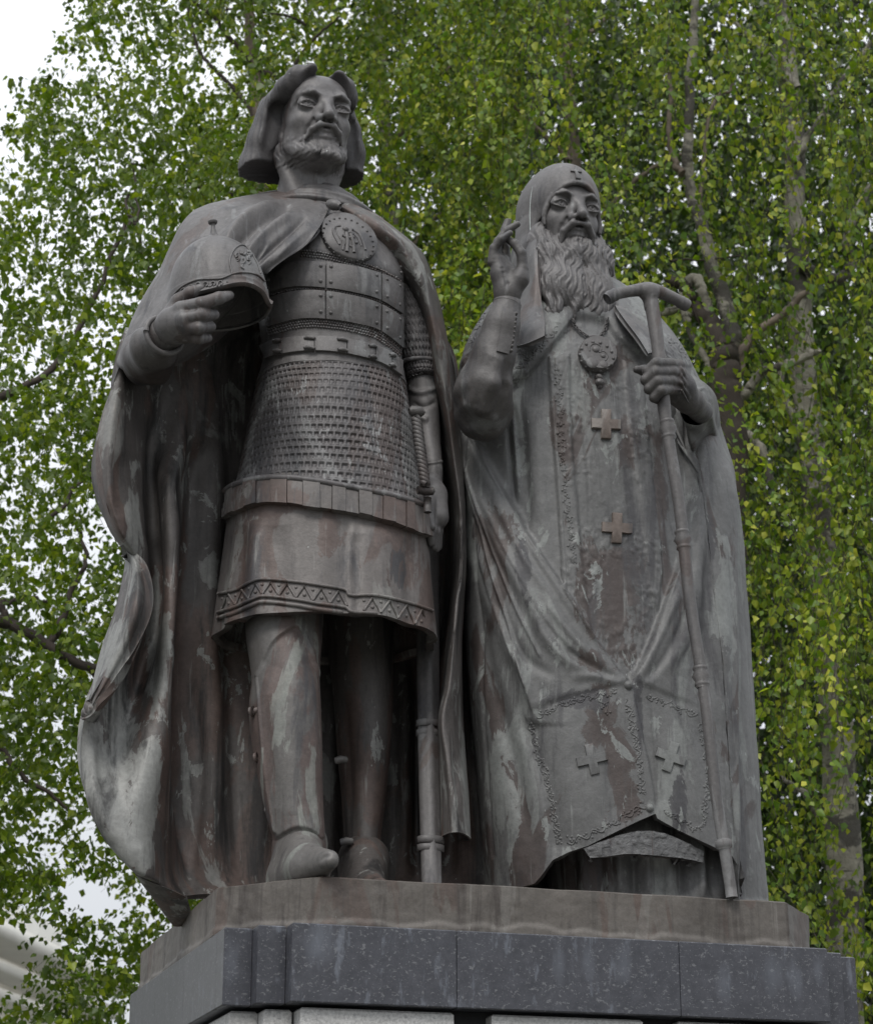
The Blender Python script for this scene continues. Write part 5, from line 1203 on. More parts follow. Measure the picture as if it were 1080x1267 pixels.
# brocade roughness inside the stole and the panel
pp = proj(body.G); fr = body.N[..., 1] < 0
st_area = inside(pp, [(679, 436), (706, 400), (760, 400), (800, 440), (812, 560), (826, 690), (783, 838), (735, 790), (696, 725), (684, 534)]) & fr
sh_area = (inside(pp, [(800, 390), (760, 385), (771, 416), (804, 438), (850, 450), (866, 446), (845, 410)]) | inside(pp, [(600, 372), (650, 380), (700, 395), (677, 430), (640, 465), (570, 450), (566, 430)])) & fr
nz = vnoise(body.G, 48, 3) + .6 * vnoise(body.G, 95, 5); cut = np.clip((nz - .12) * 3.2, 0, 1) * np.clip(.6 + vnoise(body.G, 7, 11), .15, 1)
body.displace(.0036 * cut * (st_area * 1.0 + sh_area * .9)); body.wrinkle(.0035, 6, 7); body.wrinkle(.0012, 24, 9)
body.build('vestment', M['robe'], saint, .03)
SF = Face(body)
def cross_px(cx, cy, r, w, rot=0.0, sk=0.0):
    p = [(-w, -r), (w, -r), (w, -w), (r, -w), (r, w), (w, w), (w, r), (-w, r), (-w, w), (-r, w), (-r, -w), (-w, -w)]
    c, s_ = cos(rot), sin(rot); return [(cx + (x * c - y * s_), cy + (x * s_ + y * c) + sk * x) for x, y in p]
def dense(p, n=4):
    out = []
    for k in range(len(p)):
        a, b = np.array(p[k]), np.array(p[(k + 1) % len(p)]); out += [tuple(a + (b - a) * j / n) for j in range(n)]
    return out
for cx, cy, r_, w, rot, sk, mt in ((749, 525.5, 18, 6, .0, .05, 'cross'), (762.5, 654, 18.5, 6, .02, .05, 'cross'), (732, 940, 19, 5.5, -.22, .0, 'robe'), (829, 937, 18.5, 5.5, .30, .05, 'robe')):
    m = MB(); SF.poly(m, dense(cross_px(cx, cy, r_, w, rot, sk)), .014 if mt == 'cross' else .010, .035, .15, True); m.build('cross', M[mt], saint, True, 40)
# pectoral medallion on a chain
m = MB(); SF.poly(m, ell_px(738, 441, 23.5, 20.8, .12), .036, .05, .2, True); md = m.build('pectoral_medallion', M['bronze'], saint, True, 45)
mv = np.array([v.co for v in md.data.vertices]) + np.array(saint.location)
tri = [list(p.vertices[:]) for p in md.data.polygons]; MQ = Face((mv, np.array([(t + [t[0]])[:4] for t in tri])))
m = MB()
MQ.dome(m, 737, 432, .017, .6, 12); MQ.dome(m, 746, 440, .012, .6, 12); MQ.tube(m, [(729.5, 434), (729.5, 428), (736, 424.5), (743, 428), (744, 433)], .0035, .0, 16); MQ.tube(m, [(741, 436), (747, 434), (752, 440), (749, 446)], .003, .0, 14)
MQ.dome(m, 733, 448, .028, .28, 14); MQ.dome(m, 747, 450, .020, .28, 12); MQ.tube(m, [(729, 444), (731, 451), (736, 456)], .003, -.001, 10)
for x, y in ell_px(738, 441, 20.6, 18.0, .12, 14): MQ.dome(m, x, y, .008, .9, 8)
m.build('medallion_relief', M['bronze'], saint)
m = MB(); SF.dome(m, 741, 467, .016, 1.4, 12); SF.dome(m, 741.6, 473, .019, 1.5, 12); SF.dome(m, 741.6, 478.5, .010, 1.5, 10); m.build('pendant', M['bronze'], saint)
m = MB()
for line in ([(706, 396), (710, 404), (717, 412), (727, 419)], [(753, 396), (751, 403), (746, 412), (740, 419)]):
    q = smooth_poly(line, 60); L = np.r_[0, np.cumsum(np.hypot(*np.diff(q, axis=0).T))]; k = 0
    for sg in np.arange(0, L[-1], 3.0):
        x, y = np.interp(sg, L, q[:, 0]), np.interp(sg, L, q[:, 1]); r = SF.hit(x, y)
        if r is None: continue
        p, n = r; p = p + n * .012; x2, y2 = np.interp(sg + 1, L, q[:, 0]), np.interp(sg + 1, L, q[:, 1]); d = P(x2, y2, 0) - P(x, y, 0); d /= np.linalg.norm(d); e = np.cross(n, d) if k % 2 else n; e /= np.linalg.norm(e); k += 1
        m.tube([p + .0105 * cos(a) * d + .006 * sin(a) * e for a in np.linspace(0, 2 * pi, 10)], .0026, 5, False)
SF.tube(m, [(727, 419.5), (733, 418), (740, 419.5)], .005, .014, 10)
m.build('chain', M['bronze'], saint)
# buttons at the knot and the seam
m = MB(); SF.dome(m, 777.5, 848, .020, .9, 14); m.build('button', M['robe'], saint); m = MB(); SF.dome(m, 803.5, 1000, .018, .9, 14); m.build('button', M['robe'], saint)
# vine scrolls embossed round the panel
m = MB(); rr = random.Random(5)
def vine(line, w=9, step=9.0, r=.0042):
    q = smooth_poly(line, 120); L = np.r_[0, np.cumsum(np.hypot(*np.diff(q, axis=0).T))]; pts = []; k = 0
    for sg in np.arange(0, L[-1], step / 4):
        x, y = np.interp(sg, L, q[:, 0]), np.interp(sg, L, q[:, 1]); x2, y2 = np.interp(min(sg + 1, L[-1]), L, q[:, 0]), np.interp(min(sg + 1, L[-1]), L, q[:, 1]); d = np.array([x2 - x, y2 - y]); d /= np.linalg.norm(d) + 1e-9; n = np.array([-d[1], d[0]])
        o = sin(sg / step * pi) * w * .38; pts.append((x + n[0] * o, y + n[1] * o))
    SF.tube(m, pts, r, -.0015, len(pts) * 2, 5)
    for sg in np.arange(step / 2, L[-1], step / 1.7):
        x, y = np.interp(sg, L, q[:, 0]), np.interp(sg, L, q[:, 1]); a0 = rr.uniform(0, 6.28)
        for j in range(3):
            a = a0 + (j - 1) * .8; l = rr.uniform(3.5, 6); ox, oy = rr.uniform(-w, w) * .35, rr.uniform(-w, w) * .35
            SF.tube(m, [(x + ox, y + oy), (x + ox + l * .5 * cos(a), y + oy + l * .5 * sin(a)), (x + ox + l * cos(a + .5), y + oy + l * sin(a + .5))], [.0035, .0075, .0015], -.003, 5, 5)
vine([(655, 896), (664, 925), (676, 965), (686, 1010), (692, 1046)]); vine([(664, 888), (690, 875), (727, 864), (765, 855)], 8); vine([(702, 1043), (727, 1034), (760, 1018), (798, 996)], 11, 10, .005)
vine([(776, 866), (783, 900), (790, 940), (796, 985)], 10); vine([(800, 862), (830, 872), (862, 888)], 8); vine([(866, 895), (873, 930), (876, 970), (868, 1030)], 9); vine([(822, 1003), (840, 1014), (862, 1028)], 8)
vine([(742, 862), (752, 880)], 10); vine([(690, 455), (694, 530), (701, 620), (710, 700)], 8, 9, .003)
vine([(640, 455), (655, 442), (672, 425), (690, 405)], 9); vine([(580, 425), (588, 405), (602, 388)], 10); vine([(826, 418), (842, 432), (855, 445)], 9); vine([(640, 430), (650, 445)], 8)
tag(m.build('vine_ornament', M['robe'], saint), kind='stuff')

m = MB(); CF.tube(m, [(660, 226), (657, 240), (655.5, 262), (656, 290), (657.5, 318)], [.0008, .0022, .003, .002, .0008], -.001, 40, 6); m.build('lime_streak', M['lime'], saint)
# hanging ends of the cowl
lap = Cloth([[(642, 292, .12), (652, 292, .0), (662, 294, -.10), (665, 298, -.12)], [(642, 312, .08), (650, 313, -.06), (659, 314, -.15), (665, 316, -.17)], [(644, 345, .02), (652, 347, -.12), (660, 350, -.20), (667, 352, -.22)], [(641, 378, -.10), (650, 380, -.20), (660, 382, -.25), (672, 386, -.26)], [(637, 404, -.20), (648, 406, -.30), (660, 404, -.34), (674, 400, -.35)], [(635, 428, -.24), (648, 426, -.34), (661, 421, -.37), (674, 415, -.38)]], 150, 70)
lap.wrinkle(.003, 9, 4); lap.build('cowl_lappet', M['bronze'], saint, .022)
lap = Cloth([[(747, 300, .0), (751, 302, .04), (755, 306, .10), (757, 310, .20)], [(752, 342, -.06), (756, 342, .0), (762, 346, .08), (765, 352, .20)], [(759, 370, -.14), (770, 372, -.10), (784, 377, .0), (797, 384, .16)], [(766, 386, -.28), (778, 388, -.24), (794, 394, -.15), (806, 400, .0)], [(786, 412, -.34), (796, 412, -.32), (806, 414, -.27), (817, 420, -.16)], [(802, 437, -.38), (805, 436, -.38), (808, 436, -.37), (812, 438, -.34)]], 120, 60)
lap.wrinkle(.003, 9, 6); lap.build('cowl_lappet', M['bronze'], saint, .02)

# underrobe at the feet, with the stiff hem band above it
und = Cloth(rings([(668, 900, 985, .30, .06), (676, 908, 1040, .32, .06), (680, 914, 1085, .33, .06), (682, 918, 1118, .335, .06)], 40, 2.2), 90, 300, True, True)
und.relief([('ridge', [(x, 1030), (x + 2, 1115)], h_, 6) for x, h_ in ((706, -20), (722, 18), (742, -14), (766, 20), (783, -26), (800, 22), (826, 16), (843, -30), (852, -10), (866, 22), (880, -16), (893, 14))])
und.wrinkle(.003, 9, 3); und.build('underrobe', M['robe'], saint, 0)
bnd = Cloth([[(722, 1050, -.36), (745, 1041, -.38), (775, 1031, -.39), (800, 1028, -.39), (824, 1032, -.38), (848, 1042, -.36), (870, 1054, -.33)], [(730, 1062, -.36), (750, 1060, -.38), (775, 1057, -.39), (800, 1058, -.39), (824, 1060, -.38), (848, 1063, -.36), (870, 1068, -.33)]], 30, 160)
nzb = np.clip(vnoise(bnd.G, 60, 3) * 3, 0, 1) * .003; bnd.displace(nzb); bnd.build('hem_band', M['brocade'], saint, .04)

# raised arm
O = P(605, 460, -.35); S = SDF((-.3, -.35, -.45), (.3, .45, .45), .006, O)
q = lambda x, y, d: S.loc(P(x, y, d))
S.chain([q(627, 378, -.44), q(620, 405, -.44), q(611, 438, -.42), q(598, 482, -.36), q(597, 512, -.28)], [.058, .064, .078, .106, .108], .05)
S.chain([q(600, 505, -.26), q(602, 488, -.10)], [.10, .09], .06)
def cufffold(x, y, z):
    return (.003 * np.sin(34 * z + 30 * x) + .002 * np.sin(70 * z - 40 * x)) * np.clip(-z * 12, 0, 1)
S.disp(cufffold)
# long creases of the sleeve running from the cuff into the hanging elbow
for pl, rr_ in (([(619, 442, -.52), (616, 470, -.50), (606, 500, -.45), (600, 524, -.38)], .010), ([(611, 444, -.51), (603, 470, -.48), (590, 500, -.43)], .009), ([(600, 442, -.48), (588, 468, -.45), (577, 496, -.40)], .010), ([(626, 450, -.50), (624, 480, -.46), (614, 510, -.40)], .009), ([(596, 506, -.44), (586, 520, -.38), (578, 526, -.32)], .006)):
    S.chain([q(*p) for p in pl], rr_, .035, mode='sub')
for pl, rr_ in (([(615, 446, -.50), (609, 474, -.49), (597, 506, -.42)], .010), ([(604, 444, -.47), (594, 470, -.45), (582, 500, -.39)], .009)):
    S.chain([q(*p) for p in pl], rr_, .06)
av, aq = S.mesh(); meshobj('sleeve', av, aq, M['sleeve'], saint); AF = Face((av, aq))
def ring_at(c, t, r, tr, name, mat, par):
    t = t / np.linalg.norm(t); e1 = np.cross(t, [0, 1., 0]); e1 /= np.linalg.norm(e1); e2 = np.cross(t, e1); m = MB(); m.tube([c + r * (cos(a) * e1 + sin(a) * e2) for a in np.linspace(0, 2 * pi, 36)], tr, 8, False); m.build(name, mat, par)
ring_at(P(627, 377, -.44), P(627, 377, -.44) - P(615, 425, -.44), .051, .008, 'cuff', M['sleeve'], saint)
ring_at(P(613, 433, -.42), P(627, 377, -.44) - P(611, 438, -.42), .072, .006, 'cuff', M['sleeve'], saint)
m = MB(); AF.plate(m, [(622, 386), (619, 410), (614, 435)], [(636, 388), (635, 410), (628, 438)], 22, 8, .008); m.build('cuff_panel', M['sleeve'], saint, True, 40)
for k in range(9): m = MB(); AF.dome(m, 637.5 - k * .75, 388 + k * 5.7, .0095, 1.3, 8); m.build('cuff_button', M['sleeve'], saint)
S = SDF((-.17, -.16, -.2), (.17, .16, .24), .0036, P(628, 330, -.46)); q = lambda x, y, d: S.loc(P(x, y, d))
S.chain([q(627, 374, -.44), q(627, 358, -.45)], [.050, .046], .02)
S.chain([q(625, 360, -.45), q(619, 340, -.45), q(614, 322, -.45)], [.040, .034, .028], .03); S.chain([q(628, 360, -.44), q(626, 338, -.43), q(622, 322, -.43)], [.036, .032, .026], .03)
S.chain([q(632, 362, -.46), q(643, 345, -.48), q(646, 333, -.49)], [.038, .034, .024], .025)
S.chain([q(647, 332, -.49), q(645, 313, -.50), q(637, 301.5, -.49), q(628, 296, -.47)], [.0225, .0205, .0185, .014], .007)
S.chain([q(609, 324, -.45), q(611, 307, -.46), q(620, 296, -.485), q(631, 288, -.50)], [.0205, .0185, .0165, .0125], .007)
S.chain([q(614, 318, -.44), q(616, 299, -.44), q(626, 285.5, -.45), q(640, 277, -.46)], [.0205, .0185, .017, .0135], .006)
S.chain([q(621, 318, -.42), q(622, 300, -.41), q(625, 284, -.41), q(629, 270.5, -.41)], [.0205, .0195, .018, .0145], .006)
S.chain([q(627, 322, -.42), q(626, 306, -.43), q(621, 294, -.44)], [.018, .0165, .013], .006)
S.chain([q(612, 331, -.50), q(622, 331, -.49), q(627, 338, -.49)], [.003, .003, .002], .008, mode='sub'); S.chain([q(625, 362, -.50), q(627, 350, -.50), q(623, 337, -.49)], [.002, .004, .002], .012, mode='sub')
S.build('hand', M['sleeve'], saint)

# staff with a curved crosspiece
bot = PZ(904, 1111, ZP); topp = P(804, 364, -.66)
def on_staff(py):    # point on the straight shaft seen at height py
    lo, hi = 0., 1.
    for _ in range(40):
        t = (lo + hi) / 2; y = proj(topp + (bot - topp) * t)[1]
        if y < py: lo = t
        else: hi = t
    return topp + (bot - topp) * t
m = MB(); pts = [topp + (bot - topp) * t for t in np.linspace(0, 1, 60)]
pts = [p + RT * .004 * sin(k * .35) for k, p in enumerate(pts)]
m.tube(pts, np.interp(np.linspace(0, 1, 60), [0, .1, .2, .22, 1], [.030, .026, .027, .024, .0215]), 16); m.build('staff_shaft', M['bronze'], saint)
for y in (531, 668, 837, 1045):
    c = on_staff(y); d = (bot - topp) / np.linalg.norm(bot - topp); m = MB()
    if y == 1045: m.tube([c - d * .02, c - d * .012, c + d * .012, c + d * .02], [.022, .031, .031, .022], 16)
    else: m.tube([c - d * .045, c - d * .036, c - d * .028, c - d * .02, c, c + d * .02, c + d * .028, c + d * .036, c + d * .045], [.022, .029, .029, .025, .036, .025, .029, .029, .022], 16)
    m.build('staff_knob', M['bronze'], saint)
hp = [P(751, 370, -.70), P(760, 364.5, -.70), P(774, 361, -.69), P(790, 358.5, -.67), P(803, 358, -.66), P(816, 361, -.65), P(832, 368, -.64), P(843, 374, -.63), P(850, 378, -.62)]
hc = crom(np.array(hp), 60); m = MB(); m.tube(hc, np.interp(np.linspace(0, 1, 60), [0, .04, .08, .1, .14, .16, .3, .5, .7, .84, .86, .9, .92, .96, 1], [.024, .027, .027, .024, .027, .023, .024, .031, .025, .024, .028, .025, .028, .027, .025]), 18); m.build('staff_crosspiece', M['bronze'], saint)
S = SDF((-.1, -.1, -.12), (.1, .1, .1), .006, P(804, 364, -.66)); S.chain([S.loc(P(803, 360, -.66)), S.loc(P(805, 380, -.66))], [.030, .027], .02); S.chain([S.loc(P(794, 359, -.67)), S.loc(P(813, 360, -.65))], [.026, .026], .03); S.build('staff_joint', M['bronze'], saint)

# hand closed round the staff, and its sleeve
S = SDF((-.26, -.3, -.28), (.30, .5, .22), .0045, P(830, 475, -.60)); q = lambda x, y, d: S.loc(P(x, y, d))
S.chain([q(836, 460, -.62), q(842, 478, -.60), q(855, 497, -.52), q(867, 509, -.40)], [.040, .054, .048, .050], .03)
S.chain([q(832, 466, -.58), q(836, 484, -.58)], [.045, .045], .03); S.chain([q(830, 482, -.60), q(848, 497, -.55)], [.036, .042], .03)
for (x0, y0), (x1, y1), (x2, y2), r_ in (((841, 452), (812, 449.5), (801, 459), .0225), ((842, 461), (811, 460.5), (799, 470), .0235), ((841, 472), (814, 472), (803, 481), .0225), ((838, 482), (818, 483), (809, 492), .020)):
    S.chain([q(x0, y0, -.65), q(x0 - 11, (y0 + y1) / 2 - .6, -.695), q(x1, y1, -.725), q(x2, y2, -.70), q(x2 + 4, y2 + 3, -.66)], [r_ * 1.05, r_, r_ * 1.05, r_ * .95, r_ * .8], .006)
S.chain([q(826, 462, -.57), q(808, 459, -.60), q(797, 458.5, -.62), q(787.5, 457, -.63)], [.028, .025, .022, .015], .01)
for k in range(4): S.chain([q(843, 456 + k * 9, -.69), q(852, 478 + k * 7, -.62)], [.006, .003], .012)
S.build('hand', M['sleeve'], saint)
slv = Cloth([[(848, 523, -.44), (840, 508, -.46), (848, 490, -.52), (862, 487, -.53), (873, 496, -.48), (876, 512, -.42), (866, 525, -.38)],
             [(850, 530, -.36), (846, 512, -.34), (852, 478, -.42), (868, 476, -.44), (882, 492, -.36), (885, 520, -.28), (868, 540, -.26)],
             [(852, 545, -.28), (852, 520, -.20), (850, 470, -.26), (866, 470, -.28), (886, 492, -.20), (890, 540, -.14), (870, 570, -.14)],
             [(856, 560, -.15), (860, 520, .0), (850, 462, .06), (862, 466, .08), (880, 500, .06), (890, 560, .08), (876, 600, .08)]], 110, 160, True)
if (slv.N * (slv.G - slv.G.mean(1, keepdims=True))).sum(-1).mean() < 0: slv.N *= -1; slv.sg = -1
slv.relief([('ridge', [(858, 488), (872, 480), (884, 500)], 8, 2.5), ('ridge', [(862, 470), (884, 496), (892, 540)], -12, 3.5), ('ridge', [(866, 500), (880, 520), (886, 560)], 10, 4)])
slv.wrinkle(.004, 10, 2); slv.build('sleeve', M['robe'], saint, .014)
# ================================================================== trees behind the statues
def leaf_mesh(pos, down, size, seed, fine=True):
    """leaves as folded ovate blades: pos (n,3) stalk points, down (n,3) blade direction, size (n,)"""
    rg = np.random.default_rng(seed); n = len(pos)
    d = down + rg.normal(0, .38, (n, 3)); d /= np.linalg.norm(d, axis=1)[:, None]
    r = rg.normal(0, 1, (n, 3)); s = np.cross(d, r); s /= np.linalg.norm(s, axis=1)[:, None] + 1e-9; nn = np.cross(s, d)
    L = size[:, None]; w = L * rg.uniform(.36, .46, (n, 1)); f = L * rg.uniform(.02, .14, (n, 1)); cu = L * rg.uniform(-.05, .22, (n, 1))
    if fine:
        V = np.stack([pos, pos + d * L * .30 - s * w + nn * f, pos + d * L * .62 - s * w * .62 + nn * (f - cu * .3), pos + d * L - nn * cu, pos + d * L * .62 + s * w * .62 + nn * (f - cu * .3), pos + d * L * .30 + s * w + nn * f], 1)
        b = (np.arange(n) * 6)[:, None]; Q = np.vstack([b + [0, 1, 2, 3], b + [0, 3, 4, 5]])
        return V.reshape(-1, 3), Q
    V = np.stack([pos, pos + d * L * .42 - s * w * 1.1 + nn * f, pos + d * L - nn * cu, pos + d * L * .42 + s * w * 1.1 + nn * f], 1)
    b = (np.arange(n) * 4)[:, None]; return V.reshape(-1, 3), b + [0, 1, 2, 3]
def limb(mb, pts, r0, r1, seg=9, wob=.02, seed=0):
    rg = np.random.default_rng(seed); p = crom(np.array(pts, float), max(8, len(pts) * 7)); n = len(p)
    nz = np.cumsum(rg.normal(0, wob * .3, (n, 3)), 0); nz -= np.linspace(0, 1, n)[:, None] * nz[-1]
    t = np.linspace(0, 1, n); r = (r0 + (r1 - r0) * t ** .8) * .86 * (1 + .035 * np.sin(t * 37 + seed) * rg.uniform(.3, 1, n))
    mb.tube(p + nz, r, seg); return p + nz
def density(px, py):
    """how closely leaves stand, as far as the photograph tells"""
    px = np.asarray(px, float); py = np.asarray(py, float)
    right = 1 / (1 + np.exp(-(px - 520) / 45)); d = .50 + .50 * right
    mid = ((px > 250) & (px < 560) & (py < 330)); d = np.where(mid, .62, d)
    edge = np.interp(py, [-400, 0, 60, 85, 110, 190, 240, 300, 420, 1000, 1400], [140, 92, 88, 55, 16, 14, 10, -25, -80, -200, -200])
    nz = 16 * np.sin(py * .11) + 11 * np.sin(py * .27 + 1)
    d = d * (px > edge + nz)
    for cx, cy, rx, ry, k in ((268, 75, 50, 62, .93), (126, 78, 26, 40, .8), (225, 60, 20, 34, .75), (505, 235, 20, 60, .8), (525, 300, 26, 36, .8), (112, 640, 24, 46, .8), (135, 1105, 44, 34, .85), (28, 1150, 66, 42, .97), (6, 1210, 55, 44, .85), (40, 1040, 26, 20, .6), (60, 560, 30, 30, .6), (1000, 160, 18, 60, .45), (60, 1000, 50, 30, .3),
                              (180, 470, 24, 26, .5), (90, 400, 20, 28, .5), (300, 160, 22, 40, .5), (30, 440, 30, 26, .45), (15, 700, 24, 30, .4), (975, 980, 22, 30, .5), (465, 170, 18, 34, .55), (180, 90, 22, 30, .4)):
        d = d * (1 - k * np.exp(-(((px - cx) / rx) ** 2 + ((py - cy) / ry) ** 2) ** 1.3))
    return d
def canopy(x0, x1, y0, y1, n, dist, size, seed, hang, clump=.9, thr=0.0):
    """hanging sprays of leaves: returns leaf stalk points, directions, sizes and twig lines"""
    rg = np.random.default_rng(seed); P_, D_, S_, T_ = [], [], [], []
    m = n; px = rg.uniform(x0, x1, m); py = rg.uniform(y0, y1, m); ds = rg.uniform(dist[0], dist[1], m)
    w = np.array([PD(a, b, c) for a, b, c in zip(px, py, ds)])
    cl = vnoise(w, clump, seed) * .6 + vnoise(w, clump * 2.6, seed + 3) * .5
    open_ = np.ones(m)     # few shoots hang in front of the bare limbs
    for cx, cy, rx, ry, dd, kk in ((905, 430, 60, 70, 15.4, .85), (960, 400, 50, 40, 15.4, .75), (850, 200, 22, 120, 15.4, .5), (868, 320, 24, 70, 15.4, .65), (990, 230, 26, 150, 17.3, .5), (1045, 300, 34, 60, 17.3, .8), (1012, 620, 20, 120, 17.3, .35), (1042, 1050, 22, 140, 17.3, .5), (484, 262, 22, 62, 20.5, .97), (840, 375, 30, 24, 15.4, .8)):
        open_ = np.where(ds < dd, open_ * (1 - kk * np.exp(-(((px - cx) / rx) ** 2 + ((py - cy - 14) / ry) ** 2) ** 1.5)), open_)
    keep = (rg.uniform(0, 1, m) < open_ * density(px, py) * np.clip(.45 + 2.9 * (cl - thr), 0.0, 1.7)); w = w[keep]; m = len(w)
    if not m: return None
    k = rg.integers(14, 34, m) if hang > .5 else rg.integers(6, 13, m)
    idx = np.repeat(np.arange(m), k); j = np.concatenate([np.arange(q) for q in k]); t = j / np.repeat(k, k)
    ln = rg.uniform(.026, .05, m) * k if hang > .5 else rg.uniform(.28, .62, m) * .62
    az = rg.uniform(0, 2 * pi, m); out = np.stack([np.cos(az), np.sin(az), rg.uniform(-.1, .35, m)], -1)
    dn = np.stack([rg.normal(0, .26, m), rg.normal(0, .26, m), -np.ones(m)], -1)
    def along(i, tt): return w[i] + (out[i] * (tt * (1 - .6 * hang * tt))[:, None] * (1 - hang * .55) + dn[i] * (hang * tt ** 1.3)[:, None]) * ln[i][:, None]
    pos = along(idx, t) + rg.normal(0, .026, (len(idx), 3))
    d = dn[idx] * (.75 + .35 * hang) + out[idx] * .45 * (1 - hang * .5) + rg.normal(0, .26, (len(idx), 3))
    sz = rg.uniform(.55, 1.2, len(idx)) * size * np.repeat(rg.uniform(.8, 1.15, m), k)
    tw = [along(np.arange(m), np.full(m, a)) for a in (0, .5, 1.)]
    return pos, d, sz, np.stack(tw, 1)
def twigs(tw, name, parent, r=.0022):
    n = len(tw); V = []; off = np.array([(1, 0, 0), (-.5, .87, 0), (-.5, -.87, 0)]) * r
    V = (tw[:, :, None, :] + off[None, None] * np.array([1.2, 1, .5])[None, :, None, None]).reshape(-1, 3)
    b = (np.arange(n) * 9)[:, None]; Q = []
    for s in range(2):
        for a in range(3): Q.append(b + [s * 3 + a, s * 3 + (a + 1) % 3, (s + 1) * 3 + (a + 1) % 3, (s + 1) * 3 + a])
    o = meshobj(name, V, np.vstack(Q), M['twig'], parent); tag(o, kind='stuff'); return o
def tree(name, label, base, group=None): return empty(name, (base[0], base[1], 0), label, 'tree', group)
def ground_pt(px, dist): p = PD(px, 1500, dist); p[2] = -.1; return p
def D(path, dist): return [PD(x, y, dist + (q[0] if q else 0)) for x, y, *q in path]

trees = {}
# the birch on the right with its pale trunk
t = tree('birch_tree', 'tall weeping birch at the right edge with the thickest whitish trunk', ground_pt(1050, 17)); trees['A'] = t
mb = MB(); g = ground_pt(1062, 17)
limb(mb, [g] + D([(1056, 1300), (1046, 1050), (1030, 800), (1008, 560), (990, 400), (984, 250), (978, 110), (968, -60), (960, -300), (965, -560)], 17), .19, .06, 14, .03, 1); mb.build('trunk', M['birch'], t)
for path, r0, r1, sd in (([(986, 330), (1030, 345, .1), (1055, 330, .1), (1052, 300), (1066, 262), (1090, 225), (1130, 190)], .06, .035, 3), ([(985, 110), (955, 78), (935, 60), (905, 20)], .055, .02, 4), ([(982, 200), (1010, 150), (1050, 90), (1090, 40)], .045, .02, 5),
                         ([(1008, 560), (980, 500), (965, 455), (962, 430)], .05, .02, 6), ([(1030, 800), (985, 760), (960, 700)], .05, .02, 7), ([(1046, 1050), (1000, 990), (965, 955)], .045, .015, 8), ([(968, -60), (900, -160), (850, -200)], .05, .02, 9)):
    mb = MB(); limb(mb, D(path, 16.9), r0, r1, 8, .03, sd); mb.build('branch', M['birch'], t)
# forked birch behind the saint
t = tree('birch_tree', "forked birch with a dark knotted fork and pale limbs beside the saint's shoulder", ground_pt(905, 15)); trees['B'] = t
mb = MB(); limb(mb, [ground_pt(925, 15)] + D([(922, 1200), (916, 900), (910, 640), (905, 520), (898, 462), (893, 430)], 15), .16, .12, 12, .03, 11); mb.build('trunk', M['twig'], t)
for path, r0, r1, sd, mt in (([(893, 436), (908, 415), (900, 385), (888, 345), (876, 305), (862, 262), (846, 215), (846, 150), (850, 90), (853, 30), (856, -60), (850, -260)], .085, .03, 12, 'birch'), ([(895, 445), (878, 405), (862, 385), (845, 362), (838, 350), (826, 345)], .10, .04, 13, 'twig'),
                         ([(897, 470), (912, 450), (925, 430), (950, 405), (978, 380), (998, 362)], .055, .028, 14, 'limb'), ([(900, 500), (922, 490), (935, 468), (958, 455), (990, 440), (1012, 432)], .05, .03, 15, 'birch'), ([(925, 432), (927, 418), (920, 440), (912, 470)], .025, .02, 16, 'limb'),
                         ([(843, 362), (850, 392), (862, 418), (880, 448), (892, 462)], .03, .03, 17, 'birch'), ([(816, 392), (833, 388), (842, 385), (856, 388)], .035, .03, 18, 'birch'), ([(848, 355), (858, 345), (868, 365), (880, 398)], .05, .04, 19, 'birch'), ([(846, 215), (834, 195), (829, 150), (828, 90)], .035, .02, 20, 'limb'),
                         ([(862, 262), (880, 135), (900, 112), (905, 100)], .02, .012, 21, 'limb'), ([(830, 320), (842, 318), (880, 322), (920, 318)], .012, .006, 22, 'twig'), ([(905, 520), (930, 540), (945, 560), (952, 600)], .05, .03, 23, 'birch')):
    mb = MB(); limb(mb, D(path, 15), r0, r1, 8, .02, sd); mb.build('branch', M[mt], t)
# slim birch between the two statues
t = tree('birch_tree', 'slim pale birch seen in the gap between the prince and the saint', ground_pt(500, 20)); trees['C'] = t
mb = MB(); limb(mb, [ground_pt(505, 20)] + D([(500, 1100), (494, 800), (490, 500), (485, 320), (483, 225), (478, 140), (470, 40), (462, -120), (455, -400)], 20), .15, .05, 12, .02, 31); mb.build('trunk', M['birch'], t)
for path, r0, r1, sd in (([(486, 320), (508, 300), (525, 280), (548, 262)], .04, .02, 32), ([(482, 200), (500, 150), (540, 95), (566, 72), (600, 40)], .04, .015, 33), ([(478, 150), (455, 90), (430, 50)], .03, .012, 34), ([(480, 180), (473, 165), (462, 120)], .02, .01, 37), ([(470, 40), (520, -20), (560, -60)], .03, .012, 35), ([(486, 330), (455, 310), (420, 280)], .03, .012, 36)):
    mb = MB(); limb(mb, D(path, 20), r0, r1, 7, .03, sd); mb.build('branch', M['limb'], t)
# birch behind the saint's head
t = tree('birch_tree', "birch standing behind the saint's head, its hanging shoots filling the top centre", ground_pt(700, 18)); trees['E'] = t
mb = MB(); limb(mb, [ground_pt(690, 18)] + D([(700, 1000), (705, 600), (712, 300), (705, 150), (700, 40), (712, -120), (715, -400)], 18.5), .14, .04, 10, .03, 41); mb.build('trunk', M['limb'], t)
for path, r0, r1, sd in (([(708, 120), (702, 60), (690, 10), (680, -40)], .035, .015, 42), ([(712, 330), (690, 290), (676, 268), (672, 250)], .03, .012, 43), ([(712, 300), (760, 250), (800, 210), (846, 190)], .04, .02, 44), ([(705, 200), (640, 130), (590, 90)], .035, .012, 45), ([(700, 60), (760, 10), (800, -60)], .035, .012, 46), ([(715, 380), (760, 350), (768, 362)], .03, .015, 47)):
    mb = MB(); limb(mb, D(path, 18), r0, r1, 7, .03, sd); mb.build('branch', M['limb'], t)
